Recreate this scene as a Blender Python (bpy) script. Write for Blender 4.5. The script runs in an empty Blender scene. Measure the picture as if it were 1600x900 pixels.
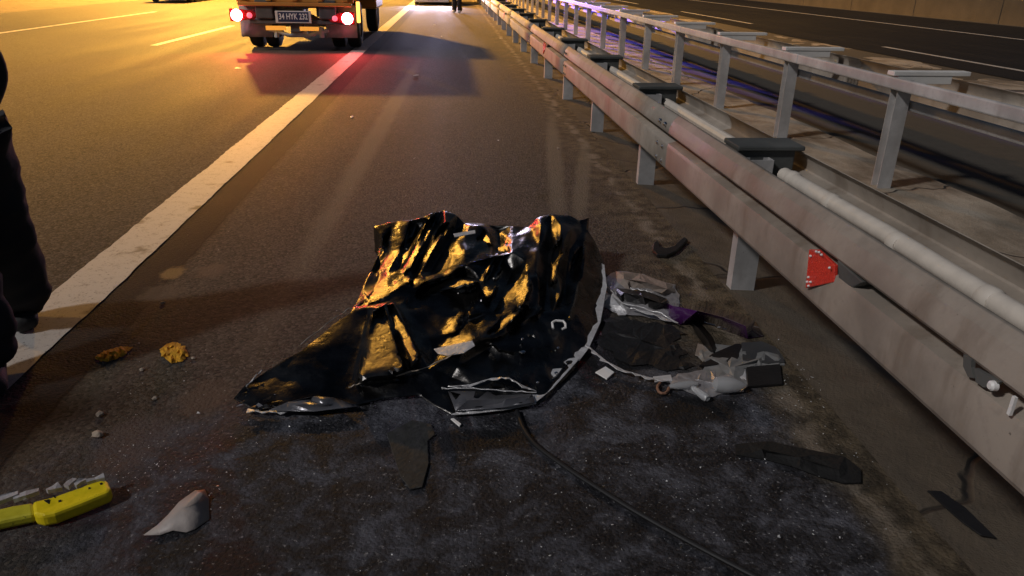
import bpy, bmesh, math, random
from mathutils import Vector, Matrix, noise
from mathutils.geometry import delaunay_2d_cdt
random.seed(7)
S = bpy.context.scene
COL = S.collection
PI = math.pi

# ------------------------------------------------------------------ camera
F, CX, CY, H = 1155.0, 800.0, 450.0, 1.55
def ray(x, y):
    return Vector(((x-CX)/F, -(y-CY)/F, -1.0)).normalized()
_d1 = ray(703, -45); _d2 = ray(1203, -45+500*math.tan(math.radians(1.0)))
_up = _d1.cross(_d2).normalized()
if _up.y < 0: _up = -_up
_rt = _d1.cross(_up)
ROT = Matrix((_rt, _d1, _up))              # camera space -> world space
def P(x, y, z=0.0):                        # picture point -> place at height z
    d = ROT @ ray(x, y); t = (z-H)/d.z
    return Vector((0, 0, H)) + d*t
def V(x, y, Y):                            # picture point -> place on the plane at distance Y
    d = ROT @ ray(x, y); t = Y/d.y
    return Vector((0, 0, H)) + d*t
cam = bpy.data.objects.new('camera', bpy.data.cameras.new('camera'))
COL.objects.link(cam)
cam.data.sensor_width = 36; cam.data.lens = F/1600*36
cam.data.clip_start = 0.05; cam.data.clip_end = 3000
cam.matrix_world = Matrix.Translation((0, 0, H)) @ ROT.to_4x4()
S.camera = cam
# ------------------------------------------------------------------ night sky, added neutral fill lamp
w = bpy.data.worlds.new('World'); S.world = w; w.use_nodes = True
wn = w.node_tree
sky = wn.nodes.new('ShaderNodeTexSky'); sky.sky_type = 'NISHITA'; sky.sun_disc = False
FILL_EL, FILL_AZ = math.radians(41), math.radians(245)   # from behind and left
sky.sun_elevation = FILL_EL; sky.sun_rotation = FILL_AZ
bg = wn.nodes['Background']; bg.inputs['Strength'].default_value = 0.012
wn.links.new(sky.outputs['Color'], bg.inputs['Color'])
sun = bpy.data.objects.new('moon', bpy.data.lights.new('moon', 'SUN')); COL.objects.link(sun)  # added fill standing in for the neutral light on the near barrier
sun.data.energy = 1.2; sun.data.angle = math.radians(5); sun.data.color = (1.0, 0.96, 0.95)
_sd = Vector((math.sin(FILL_AZ)*math.cos(FILL_EL), math.cos(FILL_AZ)*math.cos(FILL_EL), math.sin(FILL_EL)))
sun.rotation_euler = (-_sd).to_track_quat('-Z', 'Y').to_euler()
S.view_settings.view_transform = 'Standard'; S.view_settings.look = 'None'
S.view_settings.exposure = 0.12; S.view_settings.gamma = 1.0
S.view_settings.use_curve_mapping = False
SODIUM = (1.0, 0.48, 0.07)
LAMP_W = 108000
# ------------------------------------------------------------------ materials
MATS = {}
def mat(name, col, rough=0.6, metal=0.0, var=0.25, scale=12.0, bump=0.0, bscale=60.0, emit=None, estr=0.0, spec=0.5, coat=0.0, trans=0.0, rvar=0.1):
    if name in MATS: return MATS[name]
    m = bpy.data.materials.new(name); m.use_nodes = True; MATS[name] = m
    nt = m.node_tree; b = nt.nodes['Principled BSDF']
    b.inputs['Roughness'].default_value = rough; b.inputs['Metallic'].default_value = metal
    b.inputs['Specular IOR Level'].default_value = spec; b.inputs['Coat Weight'].default_value = coat
    b.inputs['Transmission Weight'].default_value = trans
    tc = nt.nodes.new('ShaderNodeTexCoord')
    n = nt.nodes.new('ShaderNodeTexNoise'); n.inputs['Scale'].default_value = scale; n.inputs['Detail'].default_value = 6
    nt.links.new(tc.outputs['Object'], n.inputs['Vector'])
    mx = nt.nodes.new('ShaderNodeMix'); mx.data_type = 'RGBA'
    mx.inputs['A'].default_value = tuple(c*(1-var) for c in col)+(1,)
    mx.inputs['B'].default_value = tuple(min(1, c*(1+var)) for c in col)+(1,)
    nt.links.new(n.outputs['Fac'], mx.inputs['Factor'])
    nt.links.new(mx.outputs['Result'], b.inputs['Base Color'])
    mr = nt.nodes.new('ShaderNodeMapRange'); mr.inputs['To Min'].default_value = max(0.02, rough-rvar); mr.inputs['To Max'].default_value = min(1, rough+rvar)
    nt.links.new(n.outputs['Fac'], mr.inputs['Value']); nt.links.new(mr.outputs['Result'], b.inputs['Roughness'])
    if bump:
        n2 = nt.nodes.new('ShaderNodeTexNoise'); n2.inputs['Scale'].default_value = bscale; n2.inputs['Detail'].default_value = 4
        nt.links.new(tc.outputs['Object'], n2.inputs['Vector'])
        bp = nt.nodes.new('ShaderNodeBump'); bp.inputs['Strength'].default_value = bump; bp.inputs['Distance'].default_value = 0.01
        nt.links.new(n2.outputs['Fac'], bp.inputs['Height']); nt.links.new(bp.outputs['Normal'], b.inputs['Normal'])
    if emit:
        b.inputs['Emission Color'].default_value = tuple(emit)+(1,); b.inputs['Emission Strength'].default_value = estr
    return m

class G:                                    # little node-graph helper
    def __init__(s, name):
        s.m = bpy.data.materials.new(name); s.m.use_nodes = True; s.nt = s.m.node_tree
        s.b = s.nt.nodes['Principled BSDF']; s.geo = s.nt.nodes.new('ShaderNodeNewGeometry')
        s.pos = s.geo.outputs['Position']; MATS[name] = s.m
    def link(s, a, b): s.nt.links.new(a, b)
    def val(s, sock, v):
        if isinstance(v, (int, float)): sock.default_value = v
        elif isinstance(v, tuple): sock.default_value = v if len(v) == len(sock.default_value) else tuple(v)+(1,)
        else: s.link(v, sock)
    def noise(s, scale, detail=5, rough=0.55, vec=None, dist=0.0):
        n = s.nt.nodes.new('ShaderNodeTexNoise'); n.inputs['Scale'].default_value = scale
        n.inputs['Detail'].default_value = detail; n.inputs['Roughness'].default_value = rough; n.inputs['Distortion'].default_value = dist
        s.link(vec or s.pos, n.inputs['Vector']); return n.outputs['Fac']
    def mapr(s, v, a, b, c=0.0, d=1.0):
        n = s.nt.nodes.new('ShaderNodeMapRange'); n.interpolation_type = 'SMOOTHSTEP'
        for k, x in (('From Min', a), ('From Max', b), ('To Min', c), ('To Max', d)): n.inputs[k].default_value = x
        s.link(v, n.inputs['Value']); return n.outputs['Result']
    def math(s, op, a, b=0.0):
        n = s.nt.nodes.new('ShaderNodeMath'); n.operation = op
        s.val(n.inputs[0], a); s.val(n.inputs[1], b); return n.outputs[0]
    def mix(s, f, a, b):
        n = s.nt.nodes.new('ShaderNodeMix'); n.data_type = 'RGBA'
        s.val(n.inputs['Factor'], f); s.val(n.inputs['A'], a); s.val(n.inputs['B'], b); return n.outputs['Result']
    def xyz(s):
        n = s.nt.nodes.new('ShaderNodeSeparateXYZ'); s.link(s.pos, n.inputs[0]); return n.outputs
    def scaled(s, sc, rot=0.0):
        n = s.nt.nodes.new('ShaderNodeMapping'); n.inputs['Scale'].default_value = sc; n.inputs['Rotation'].default_value = (0, 0, rot)
        s.link(s.pos, n.inputs['Vector']); return n.outputs['Vector']
    def blob(s, c, rx, ry, soft=0.6, wob=0.5, wscale=2.0, rot=0.0):   # stain mask with a ragged edge
        n = s.nt.nodes.new('ShaderNodeMapping'); n.vector_type = 'TEXTURE'
        n.inputs['Location'].default_value = (c[0], c[1], 0); n.inputs['Rotation'].default_value = (0, 0, rot); n.inputs['Scale'].default_value = (rx, ry, 1e6)
        s.link(s.pos, n.inputs['Vector'])
        l = s.nt.nodes.new('ShaderNodeVectorMath'); l.operation = 'LENGTH'; s.link(n.outputs[0], l.inputs[0])
        q = s.math('ADD', l.outputs['Value'], s.math('MULTIPLY', s.math('SUBTRACT', s.noise(wscale, 6), 0.5), wob*2))
        return s.mapr(q, 1.0-soft*0.5, 1.0+soft*0.5, 1.0, 0.0)
    def bump(s, h, strength, dist):
        n = s.nt.nodes.new('ShaderNodeBump'); n.inputs['Strength'].default_value = strength; n.inputs['Distance'].default_value = dist
        s.link(h, n.inputs['Height']); s.link(n.outputs['Normal'], s.b.inputs['Normal'])

def asphalt(name, base, near=False):
    g = G(name)
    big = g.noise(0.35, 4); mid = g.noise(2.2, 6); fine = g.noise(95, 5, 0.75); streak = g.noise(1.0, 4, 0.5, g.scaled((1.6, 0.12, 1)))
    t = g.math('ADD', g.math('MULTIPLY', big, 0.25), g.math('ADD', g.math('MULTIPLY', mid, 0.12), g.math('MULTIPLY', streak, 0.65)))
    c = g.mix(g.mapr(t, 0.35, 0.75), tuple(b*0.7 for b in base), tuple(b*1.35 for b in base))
    st = g.nt.nodes.new('ShaderNodeTexVoronoi'); st.inputs['Scale'].default_value = 75; g.link(g.pos, st.inputs['Vector'])
    sep = g.nt.nodes.new('ShaderNodeSeparateColor'); g.link(st.outputs['Color'], sep.inputs[0])
    grain = sep.outputs[0]
    c = g.mix(g.mapr(fine, 0.56, 0.75), c, tuple(min(1, b*3.2) for b in base))
    c = g.mix(g.mapr(fine, 0.42, 0.3), c, tuple(b*0.3 for b in base))
    c = g.mix(g.mapr(grain, 0.55, 1.0, 0, .55), c, tuple(min(1, b*2.4) for b in base))
    c = g.mix(g.mapr(grain, 0.4, 0.0, 0, .6), c, tuple(b*.25 for b in base))
    rough = g.mapr(streak, 0.3, 0.7, 0.68, 0.78)
    if near:
        x = g.xyz()
        # dusty sand washed up along the barrier, ragged on the road side
        sand = g.mapr(g.math('ADD', x[0], g.math('MULTIPLY', g.math('SUBTRACT', g.noise(1.7, 6), 0.5), 1.1)), 0.85, 1.35)
        sandc = g.mix(g.mapr(g.noise(9, 7, .65), .35, .65), (0.045, 0.036, 0.024), (0.16, 0.125, 0.08))
        c = g.mix(g.math('MULTIPLY', sand, 0.85), c, sandc)
        rx = g.math('ADD', x[0], g.math('MULTIPLY', g.math('SUBTRACT', g.noise(2.2, 7, .65), 0.5), 0.35))
        c = g.mix(g.math('MULTIPLY', g.mapr(g.math('ABSOLUTE', g.math('SUBTRACT', rx, 1.30)), .01, .07, .8, 0), g.mapr(g.noise(4, 5), .42, .55)), c, (0.24, 0.20, 0.155))
        # bitumen joint beside the painted line, with a thin crack along it
        jx = g.math('ADD', x[0], g.math('MULTIPLY', g.math('SUBTRACT', g.noise(6, 5), 0.5), 0.06))
        c = g.mix(g.mapr(jx, -1.56, -1.48, .92, 0), c, (0.010, 0.009, 0.008))
        c = g.mix(g.mapr(g.math('ABSOLUTE', g.math('ADD', jx, 1.535)), .002, .012, .9, 0), c, (0.006, 0.005, 0.005))
        # pale tyre track at the left and two pale streaks along the shoulder
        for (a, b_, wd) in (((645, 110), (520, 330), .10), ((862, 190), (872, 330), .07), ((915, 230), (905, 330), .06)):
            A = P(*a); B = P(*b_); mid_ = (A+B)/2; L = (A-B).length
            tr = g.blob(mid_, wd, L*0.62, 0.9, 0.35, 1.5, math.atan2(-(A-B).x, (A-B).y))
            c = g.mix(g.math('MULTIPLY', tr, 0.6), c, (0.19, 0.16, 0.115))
        # oil and soot round the wreckage
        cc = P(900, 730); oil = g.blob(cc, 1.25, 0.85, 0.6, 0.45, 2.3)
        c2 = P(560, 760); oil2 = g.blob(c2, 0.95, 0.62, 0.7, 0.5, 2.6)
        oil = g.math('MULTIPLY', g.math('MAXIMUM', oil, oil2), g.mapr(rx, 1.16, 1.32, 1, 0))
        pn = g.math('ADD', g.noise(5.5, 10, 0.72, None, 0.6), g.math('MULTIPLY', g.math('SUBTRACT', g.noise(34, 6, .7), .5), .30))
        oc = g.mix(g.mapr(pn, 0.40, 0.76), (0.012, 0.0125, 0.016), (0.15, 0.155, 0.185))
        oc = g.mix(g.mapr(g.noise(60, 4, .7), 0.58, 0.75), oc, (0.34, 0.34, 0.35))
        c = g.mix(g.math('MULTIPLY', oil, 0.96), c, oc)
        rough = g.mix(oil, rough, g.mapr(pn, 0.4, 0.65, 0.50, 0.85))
        # a skid mark of melted rubber
        for (p0, rx, ry, rot) in (((1085, 640), .20, .09, .2), ((980, 560), .3, .1, .1), ((700, 690), .35, .07, .1)):
            q = g.blob(P(*p0), rx, ry, 0.5, 0.35, 5, rot); c = g.mix(g.math('MULTIPLY', q, .85), c, (0.008, 0.008, 0.009))
        for (p0, r, cl) in (((1070, 437), .05, (0.018, .015, .012)), ((270, 425), .06, (.30, .2, .08)), ((330, 422), .07, (.14, .10, .07)), ((320, 620), .09, (.12, .085, .06)), ((250, 460), .10, (.10, .08, .06)), ((200, 690), .12, (.10, .08, .075))):
            q = g.blob(P(*p0), r, r*1.5, 0.7, 0.6, 22); c = g.mix(g.math('MULTIPLY', q, .7), c, cl)
    g.val(g.b.inputs['Base Color'], c); g.link(rough, g.b.inputs['Roughness']) if not isinstance(rough, float) else None
    g.b.inputs['Specular IOR Level'].default_value = 0.22
    g.bump(g.math('ADD', fine, g.math('MULTIPLY', st.outputs['Distance'], -.6)), 1.0, 0.009)
    return g.m

def paint_mat():
    g = G('road_paint')
    worn = g.noise(14, 8, 0.7); fine = g.noise(120, 3, .7)
    q = g.math('ADD', g.math('MULTIPLY', worn, .7), g.math('MULTIPLY', fine, .45))
    c = g.mix(g.mapr(q, .42, .55), (0.24, 0.22, 0.20), (0.46, 0.44, 0.41))
    c = g.mix(g.mapr(g.noise(3, 6), .60, .7), c, (0.16, 0.15, 0.13))
    c = g.mix(g.mapr(g.noise(55, 5, .7), .60, .66, 0, .85), c, (0.07, 0.062, 0.055))
    g.val(g.b.inputs['Base Color'], c); g.b.inputs['Roughness'].default_value = 0.6
    g.bump(fine, .5, .004); return g.m

def verge_mat():
    g = G('verge_cement')
    n = g.noise(1.1, 8, .6); st = g.noise(3.0, 6, .6, g.scaled((2.0, .5, 1), .6)); f = g.noise(70, 4, .7)
    c = g.mix(g.mapr(n, .35, .68), (0.17, 0.135, 0.095), (0.42, 0.36, 0.28))
    c = g.mix(g.math('MULTIPLY', g.mapr(st, .45, .7), .5), c, (0.50, 0.44, 0.36))
    c = g.mix(g.mapr(f, .4, .28), c, (0.05, 0.04, 0.03))
    vx = g.math('ADD', g.xyz()[0], g.math('MULTIPLY', g.math('SUBTRACT', g.noise(1.6, 6), .5), .7))
    c = g.mix(g.mapr(vx, 1.75, 2.25, .9, 0), c, g.mix(g.noise(7, 6), (0.030, 0.024, 0.018), (0.13, 0.10, 0.066)))  # brown dirt under the near rail, darkened further for the rail's shade
    c = g.mix(g.math('MULTIPLY', g.mapr(vx, 4.1, 4.4), g.mapr(vx, 6.3, 6.0)), c, g.mix(g.noise(5, 5), (0.010, 0.010, 0.012), (0.035, 0.032, 0.030)))  # ditch floor darkened, its shade put into the colour
    v = g.nt.nodes.new('ShaderNodeTexVoronoi'); v.feature = 'DISTANCE_TO_EDGE'; v.inputs['Scale'].default_value = 0.7
    mp = g.nt.nodes.new('ShaderNodeVectorMath'); mp.operation = 'ADD'; g.link(g.pos, mp.inputs[0])
    nz = g.nt.nodes.new('ShaderNodeTexNoise'); nz.inputs['Scale'].default_value = 2.5; g.link(g.pos, nz.inputs['Vector'])
    sc = g.nt.nodes.new('ShaderNodeVectorMath'); sc.operation = 'SCALE'; sc.inputs['Scale'].default_value = .35; g.link(nz.outputs['Color'], sc.inputs[0])
    g.link(sc.outputs[0], mp.inputs[1]); g.link(mp.outputs[0], v.inputs['Vector'])
    crack = g.mapr(v.outputs['Distance'], .0, .012, 1, 0)
    c = g.mix(g.math('MULTIPLY', crack, .85), c, (0.03, .022, .016))
    g.val(g.b.inputs['Base Color'], c); g.b.inputs['Roughness'].default_value = .85
    h = g.math('SUBTRACT', g.math('ADD', g.math('MULTIPLY', n, 4), g.math('MULTIPLY', f, .6)), g.math('MULTIPLY', crack, 1.5))
    g.bump(h, .8, .02); return g.m

def galv(name, base, grime=0.5):
    g = G(name)
    n = g.noise(2.5, 7, .6); v = g.noise(26, 4, .6); dr = g.noise(5, 6, .6, g.scaled((1, 1, .18)))
    c = g.mix(g.mapr(n, .35, .7), tuple(b*.72 for b in base), tuple(min(1, b*1.12) for b in base))
    c = g.mix(g.math('MULTIPLY', g.mapr(v, .5, .72), .25), c, tuple(b*.55 for b in base))
    c = g.mix(g.math('MULTIPLY', g.mapr(dr, .52, .72), grime), c, (0.17, 0.13, 0.095))
    c = g.mix(g.math('MULTIPLY', g.mapr(g.noise(40, 5, .7), .66, .74), .8), c, (0.06, 0.05, 0.04))
    g.val(g.b.inputs['Base Color'], c); g.link(g.mapr(n, .3, .7, .58, .75), g.b.inputs['Roughness'])
    g.b.inputs['Metallic'].default_value = .1
    g.bump(g.noise(9, 4), .12, .02); return g.m

def film_mat():
    g = G('crumpled_black_gloss')
    n = g.noise(5, 6, .6); f = g.noise(140, 4, .7)
    c = g.mix(g.mapr(n, .35, .7), (0.05, 0.049, 0.049), (0.13, 0.126, 0.12))
    c = g.mix(g.math('MULTIPLY', g.mapr(f, .6, .72), .5), c, (0.03, .03, .03))
    c = g.mix(g.math('MULTIPLY', g.mapr(g.noise(22, 6, .65), .55, .7), .5), c, (0.03, .028, .026))
    g.val(g.b.inputs['Base Color'], c); g.b.inputs['Metallic'].default_value = 1.0
    g.link(g.mapr(n, .3, .7, .22, .34), g.b.inputs['Roughness'])
    g.bump(g.math('ADD', g.noise(38, 5, .65), g.math('MULTIPLY', g.noise(13, 4), 2.2)), .20, .010)
    return g.m

M_ROAD = asphalt('carriageway_asphalt', (0.062, 0.058, 0.052))
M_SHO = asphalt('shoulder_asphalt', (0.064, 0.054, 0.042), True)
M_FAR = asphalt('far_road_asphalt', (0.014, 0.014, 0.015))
M_PAINT = paint_mat(); M_VERGE = verge_mat()
M_GALV = galv('galvanised_rail', (0.35, 0.305, 0.255), .6); M_GALV2 = galv('galvanised_post', (0.52, 0.51, 0.50), .25)
M_SPACER = galv('dark_spacer_steel', (0.10, 0.105, 0.10), .3)
M_FILM = film_mat()
M_BLACK = mat('black_plastic', (0.014, 0.013, 0.013), .42, var=.4, bump=.2)
M_RUBBER = mat('rubber', (0.018, 0.018, 0.019), .75, var=.4, bump=.3)
M_DGREY = mat('dark_grey_plastic', (0.05, 0.05, 0.052), .5, var=.4, bump=.2)
M_TORN = mat('torn_white_edge', (0.78, 0.76, 0.77), .35, metal=.35, var=.35, scale=40, bump=.4, bscale=90)
M_CLEAR = mat('clear_lamp_plastic', (0.66, 0.67, 0.68), .2, var=.2, trans=.55, coat=.4)
M_WHITE = mat('white_plastic', (0.85, 0.84, 0.82), .4, var=.06)
M_CHROME = mat('bright_metal', (0.85, 0.85, 0.86), .15, metal=1.0, var=.1)

# ------------------------------------------------------------------ mesh helpers
class MB:
    def __init__(s): s.v = []; s.f = []
    def add(s, vs, fs):
        o = len(s.v); s.v += [Vector(v) for v in vs]; s.f += [tuple(i+o for i in f) for f in fs]; return s
    def box(s, a, b):
        (x0, y0, z0), (x1, y1, z1) = a, b
        return s.add([(x0,y0,z0),(x1,y0,z0),(x1,y1,z0),(x0,y1,z0),(x0,y0,z1),(x1,y0,z1),(x1,y1,z1),(x0,y1,z1)],
                     [(3,2,1,0),(4,5,6,7),(0,1,5,4),(1,2,6,5),(2,3,7,6),(3,0,4,7)])
    def tube(s, pts, r, n=10, cap=True):
        pts = [Vector(p) for p in pts]; rs = r if isinstance(r, (list, tuple)) else [r]*len(pts)
        o = len(s.v); up = Vector((0.13, 0.2, 1)).normalized()
        for i, p in enumerate(pts):
            t = (pts[min(i+1, len(pts)-1)]-pts[max(i-1, 0)]).normalized()
            u = t.cross(up); u = u.normalized() if u.length > 1e-4 else Vector((1, 0, 0)); q = t.cross(u).normalized()
            for k in range(n):
                a = 2*PI*k/n; s.v.append(p+u*math.cos(a)*rs[i]+q*math.sin(a)*rs[i])
        for i in range(len(pts)-1):
            for k in range(n):
                s.f.append((o+i*n+k, o+i*n+(k+1) % n, o+(i+1)*n+(k+1) % n, o+(i+1)*n+k))
        if cap:
            s.f.append(tuple(o+k for k in range(n))[::-1]); s.f.append(tuple(o+(len(pts)-1)*n+k for k in range(n)))
        return s
    def sweep(s, prof, y0, y1, closed=False, n=1):          # profile in x,z drawn along y
        m = len(prof); o = len(s.v)
        for i in range(n+1):
            y = y0+(y1-y0)*i/n
            for p in prof: s.v.append(Vector((p[0], y, p[1])))
        for i in range(n):
            for k in range(m if closed else m-1):
                s.f.append((o+i*m+k, o+i*m+(k+1) % m, o+(i+1)*m+(k+1) % m, o+(i+1)*m+k))
        if closed:
            s.f.append(tuple(o+k for k in range(m))[::-1]); s.f.append(tuple(o+n*m+k for k in range(m)))
        return s
    def prism(s, pts, h, axis='z'):                          # pts: 3D outline, h: Vector offset
        h = Vector((0, 0, h)) if isinstance(h, (int, float)) else Vector(h)
        n = len(pts); o = len(s.v); pts = [Vector(p) for p in pts]
        s.v += pts+[p+h for p in pts]
        s.f.append(tuple(o+i for i in range(n))[::-1]); s.f.append(tuple(o+n+i for i in range(n)))
        for i in range(n): s.f.append((o+i, o+(i+1) % n, o+n+(i+1) % n, o+n+i))
        return s
    def build(s, name, m, parent=None, smooth=False, bevel=0.0, solid=0.0, origin=None, angle=35):
        me = bpy.data.meshes.new(name)
        off = Vector(origin) if origin is not None else Vector((0, 0, 0))
        me.from_pydata([v-off for v in s.v], [], s.f)
        bm = bmesh.new(); bm.from_mesh(me); bmesh.ops.recalc_face_normals(bm, faces=bm.faces); bm.to_mesh(me); bm.free()
        me.materials.append(m)
        if smooth:
            me.polygons.foreach_set('use_smooth', [True]*len(me.polygons)); me.set_sharp_from_angle(angle=math.radians(angle))
        o = bpy.data.objects.new(name, me); COL.objects.link(o); o.location = off
        if parent:
            o.parent = parent; o.location = off-parent.location if origin is not None else -parent.location
        if solid:
            md = o.modifiers.new('thick', 'SOLIDIFY'); md.thickness = solid; md.offset = 0
        if bevel:
            md = o.modifiers.new('bevel', 'BEVEL'); md.width = bevel; md.segments = 2; md.limit_method = 'ANGLE'
        return o
def empty(name, loc, label, cat, group=None):
    o = bpy.data.objects.new(name, None); COL.objects.link(o); o.location = loc; o.empty_display_size = .1
    return tag(o, label, cat, group)
def tag(o, label, cat, group=None):
    o['label'] = label; o['category'] = cat
    if group: o['group'] = group
    return o
def struct(o): o['kind'] = 'structure'; return o
def place(src, parent, loc, name=None, rz=None):             # a further copy of a part
    c = src.copy(); COL.objects.link(c); c.parent = parent; c.location = loc
    if rz is not None: c.rotation_euler.z = rz
    return c

# ------------------------------------------------------------------ the setting
def sheet(name, x0, x1, y0, y1, z, m, nx=1, ny=1):
    b = MB(); vs = []; fs = []
    for j in range(ny+1):
        for i in range(nx+1): vs.append((x0+(x1-x0)*i/nx, y0+(y1-y0)*j/ny, z))
    for j in range(ny):
        for i in range(nx):
            a = j*(nx+1)+i; fs.append((a, a+1, a+nx+2, a+nx+1))
    return struct(b.add(vs, fs).build(name, m))
sheet('ground', -900, 900, -300, 1500, -0.06, mat('soil', (0.07, 0.06, 0.045), .95, bump=.4))
road = sheet('road', -15.2, -1.775, -25, 260, -0.004, M_ROAD)
# the shoulder: a gently uneven sheet
vs = []; fs = []
XS = [-1.775+i*(3.24/54) for i in range(55)]; YS = [-4+j*.08 for j in range(150)]+[8+j*.5 for j in range(40)]+[28+j*8 for j in range(30)]
for y in YS:
    for x in XS:
        z = 0.006*noise.noise((x*1.1, y*1.1, 3))+0.0025*noise.noise((x*5, y*5, 1))
        if y > 10: z *= .3
        z = min(z, .002)
        vs.append((x, y, z-0.004))
nx = len(XS)
for j in range(len(YS)-1):
    for i in range(nx-1): fs.append((j*nx+i, j*nx+i+1, j*nx+nx+i+1, j*nx+nx+i))
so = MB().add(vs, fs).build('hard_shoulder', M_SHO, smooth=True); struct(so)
rng = random.Random(3)
def stripe(name, x0, x1, y0, y1, parent, rag=0.006, z=0.003):
    b = MB(); n = max(2, int((y1-y0)/(.05 if y0 < 12 and y1-y0 > 20 else .25))); n = min(n, 900); A = []; B = []
    for i in range(n+1):
        y = y0+(y1-y0)*i/n
        A.append((x0+rng.uniform(-rag, rag)+.012*noise.noise((y*1.5, 0, 7)), y, z)); B.append((x1+rng.uniform(-rag*.5, rag*.5)+.01*noise.noise((y*1.5, 5, 7)), y, z))
    b.add(A+B, [(i, n+1+i, n+2+i, i+1) for i in range(n)])
    return b.build(name, M_PAINT, parent)
struct(stripe('edge_line', -2.06, -1.768, 1.2, 60, None))
struct(stripe('edge_line', -2.06, -1.768, 60.01, 200, None))
for xl, ys in ((-6.3, (5-18.0, 17.0, 35.0, 53, 71, 89)), (-10.88, (-6.0, 17.2, 44.5, 62, 80))):
    for y0 in ys:
        e = 30.1 if (xl < -10 and y0 == 17.2) else y0+(13 if y0 == 17.2 else 6.2)
        stripe('lane_marking', xl-.08, xl+.08, y0, e, road, .006, .000)
sheet('left_verge', -60, -15.2, -25, 260, -0.02, M_VERGE)
# cement verge between the two roads, lumpy
vs = []; fs = []
XS = [1.46+i*(8.44/96) for i in range(97)]; YS = [-3+j*.16 for j in range(180)]+[26+j*3 for j in range(70)]
for y in YS:
    for x in XS:
        k = min(1, max(0, (x-1.46)/.5))
        z = k*(0.035*noise.noise((x*.8, y*.45, 9))+0.014*noise.noise((x*3.2, y*2.4, 4))-0.02)-.006
        d_ = min(1, max(0, (x-4.15-.10*noise.noise((0, y*.8, 2)))/.22))*min(1, max(0, (6.2-x)/.35)); z -= .62*d_+(.04 if x > 6 else 0)
        vs.append((x, y, z))
nx = len(XS)
for j in range(len(YS)-1):
    for i in range(nx-1): fs.append((j*nx+i, j*nx+i+1, j*nx+nx+i+1, j*nx+nx+i))
struct(MB().add(vs, fs).build('cement_verge', M_VERGE, smooth=True))
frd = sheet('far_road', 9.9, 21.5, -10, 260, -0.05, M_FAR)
for y0 in (-2, 10.0, 28.0, 46, 64): stripe('lane_marking', 10.95, 11.10, y0, y0+9.0, frd, .006, -.046)
stripe('lane_marking', 16.85, 17.02, 0, 150, frd, .006, -.046)
wm = mat('stained_concrete', (0.075, 0.062, 0.045), .85, var=.5, scale=1.2, bump=.5, bscale=8)
rw = empty('retaining_wall', (22, 0, 0), 'long dark concrete retaining wall beyond the far road', 'wall')
for k in range(22):
    MB().box((22.0, k*6+.02, -.1), (22.5, k*6+5.98, 3.2)).build('panel', wm, rw, bevel=.02)
MB().box((21.9, 0, 3.2), (22.6, 132, 3.4)).build('coping', wm, rw, bevel=.02)

# ------------------------------------------------------------------ near guardrail (double sided)
def wbeam(x, z0, z1, sgn, depth=.085):                       # sgn -1: bulges towards the left
    h = z1-z0; pr = [(.30, 0.0), (.34, .012), (.93, .07), (1.0, .11), (1.0, .46), (.95, .52), (.12, .575), (.0, .59), (.0, .625), (.10, .64), (.93, .682), (1.0, .71), (.96, .79), (.78, .91), (.50, .99), (.40, 1.0)]
    return [(x+sgn*depth*d, z0+h*t) for d, t in pr]
GR = empty('guardrail', (1.54, 3.6, 0), 'long grey double-sided steel crash barrier beside the hard shoulder', 'guardrail')
RAIL0, RAIL1 = .40, .755
ST = 2.15; Y0 = 3.6
first = {}
for k in range(-1, 14):                                           # lapped beams
    y0 = Y0-4.3+k*4.3+.9; y1 = y0+4.3+.28; dx = 0.0006 if k % 2 else -0.0006
    for nm, x, s_, d in (('front_beam', 1.435, -1, .10), ('back_beam', 1.755, 1, .085)):
        o = MB().sweep(wbeam(x+dx*s_, RAIL0, RAIL1-(.03 if s_ > 0 else 0), s_, d), y0, y1, n=4).build('beam', M_GALV, GR, smooth=True, solid=.004, angle=17)
        if nm == 'front_beam':
            for zz in (.46, .55, .69):                       # splice bolts
                for yy in (y0+.08, y0+.2):
                    xx = 1.435-.10-.004
                    key = 'bolt'
                    bo = MB().tube([(0.006, 0, 0), (-.006, 0, 0), (-.013, 0, 0)], [.014, .014, .007], 8)
                    if key not in first: first[key] = bo.build('bolt', M_CHROME, GR); first[key].location = (xx-1.54, yy-3.6, zz)
                    else: place(first[key], GR, (xx-1.54, yy-3.6, zz))
for k in range(0, 26):
    y = Y0+k*ST
    if k == 0:
        po = MB()
        # C-section post, open towards the back
        w_, d_, t_ = .13, .07, .006
        prof = [(-d_/2, -w_/2), (d_/2, -w_/2), (d_/2, w_/2), (-d_/2, w_/2)]
        c = [(-w_/2, -d_/2), (w_/2, -d_/2), (w_/2, d_/2), (w_/2-.03, d_/2), (w_/2-.03, d_/2-t_), (w_/2-t_, d_/2-t_), (w_/2-t_, -d_/2+t_), (-w_/2+t_, -d_/2+t_), (-w_/2+t_, d_/2-t_), (-w_/2+.03, d_/2-t_), (-w_/2+.03, d_/2), (-w_/2, d_/2)]
        post0 = po.prism([(p[0]+.01, p[1], -.25) for p in c], .95).build('post', M_GALV2, GR); post0.location = (0, y-Y0, 0)
        sp = MB().box((-.10, -.09, .50), (.21, .09, .735)); sp.box((-.10, -.11, .735), (.25, .11, .76))
        spc0 = sp.build('spacer', M_SPACER, GR, bevel=.006); spc0.location = (0, y-Y0+.12, 0)
    else:
        place(post0, GR, (0, y-Y0, 0), rz=random.uniform(-.06, .06)); place(spc0, GR, (0, y-Y0+.12, random.uniform(-.006, .006)), rz=random.uniform(-.05, .05))
    if k: place(first['bolt'], GR, (1.40-1.54, y-Y0+.1, .615))
rm = mat('red_reflector', (0.75, 0.05, 0.03), .3, var=.3, scale=90, bump=.5, bscale=160, coat=.6, emit=(1, .08, .04), estr=0.0)
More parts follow.
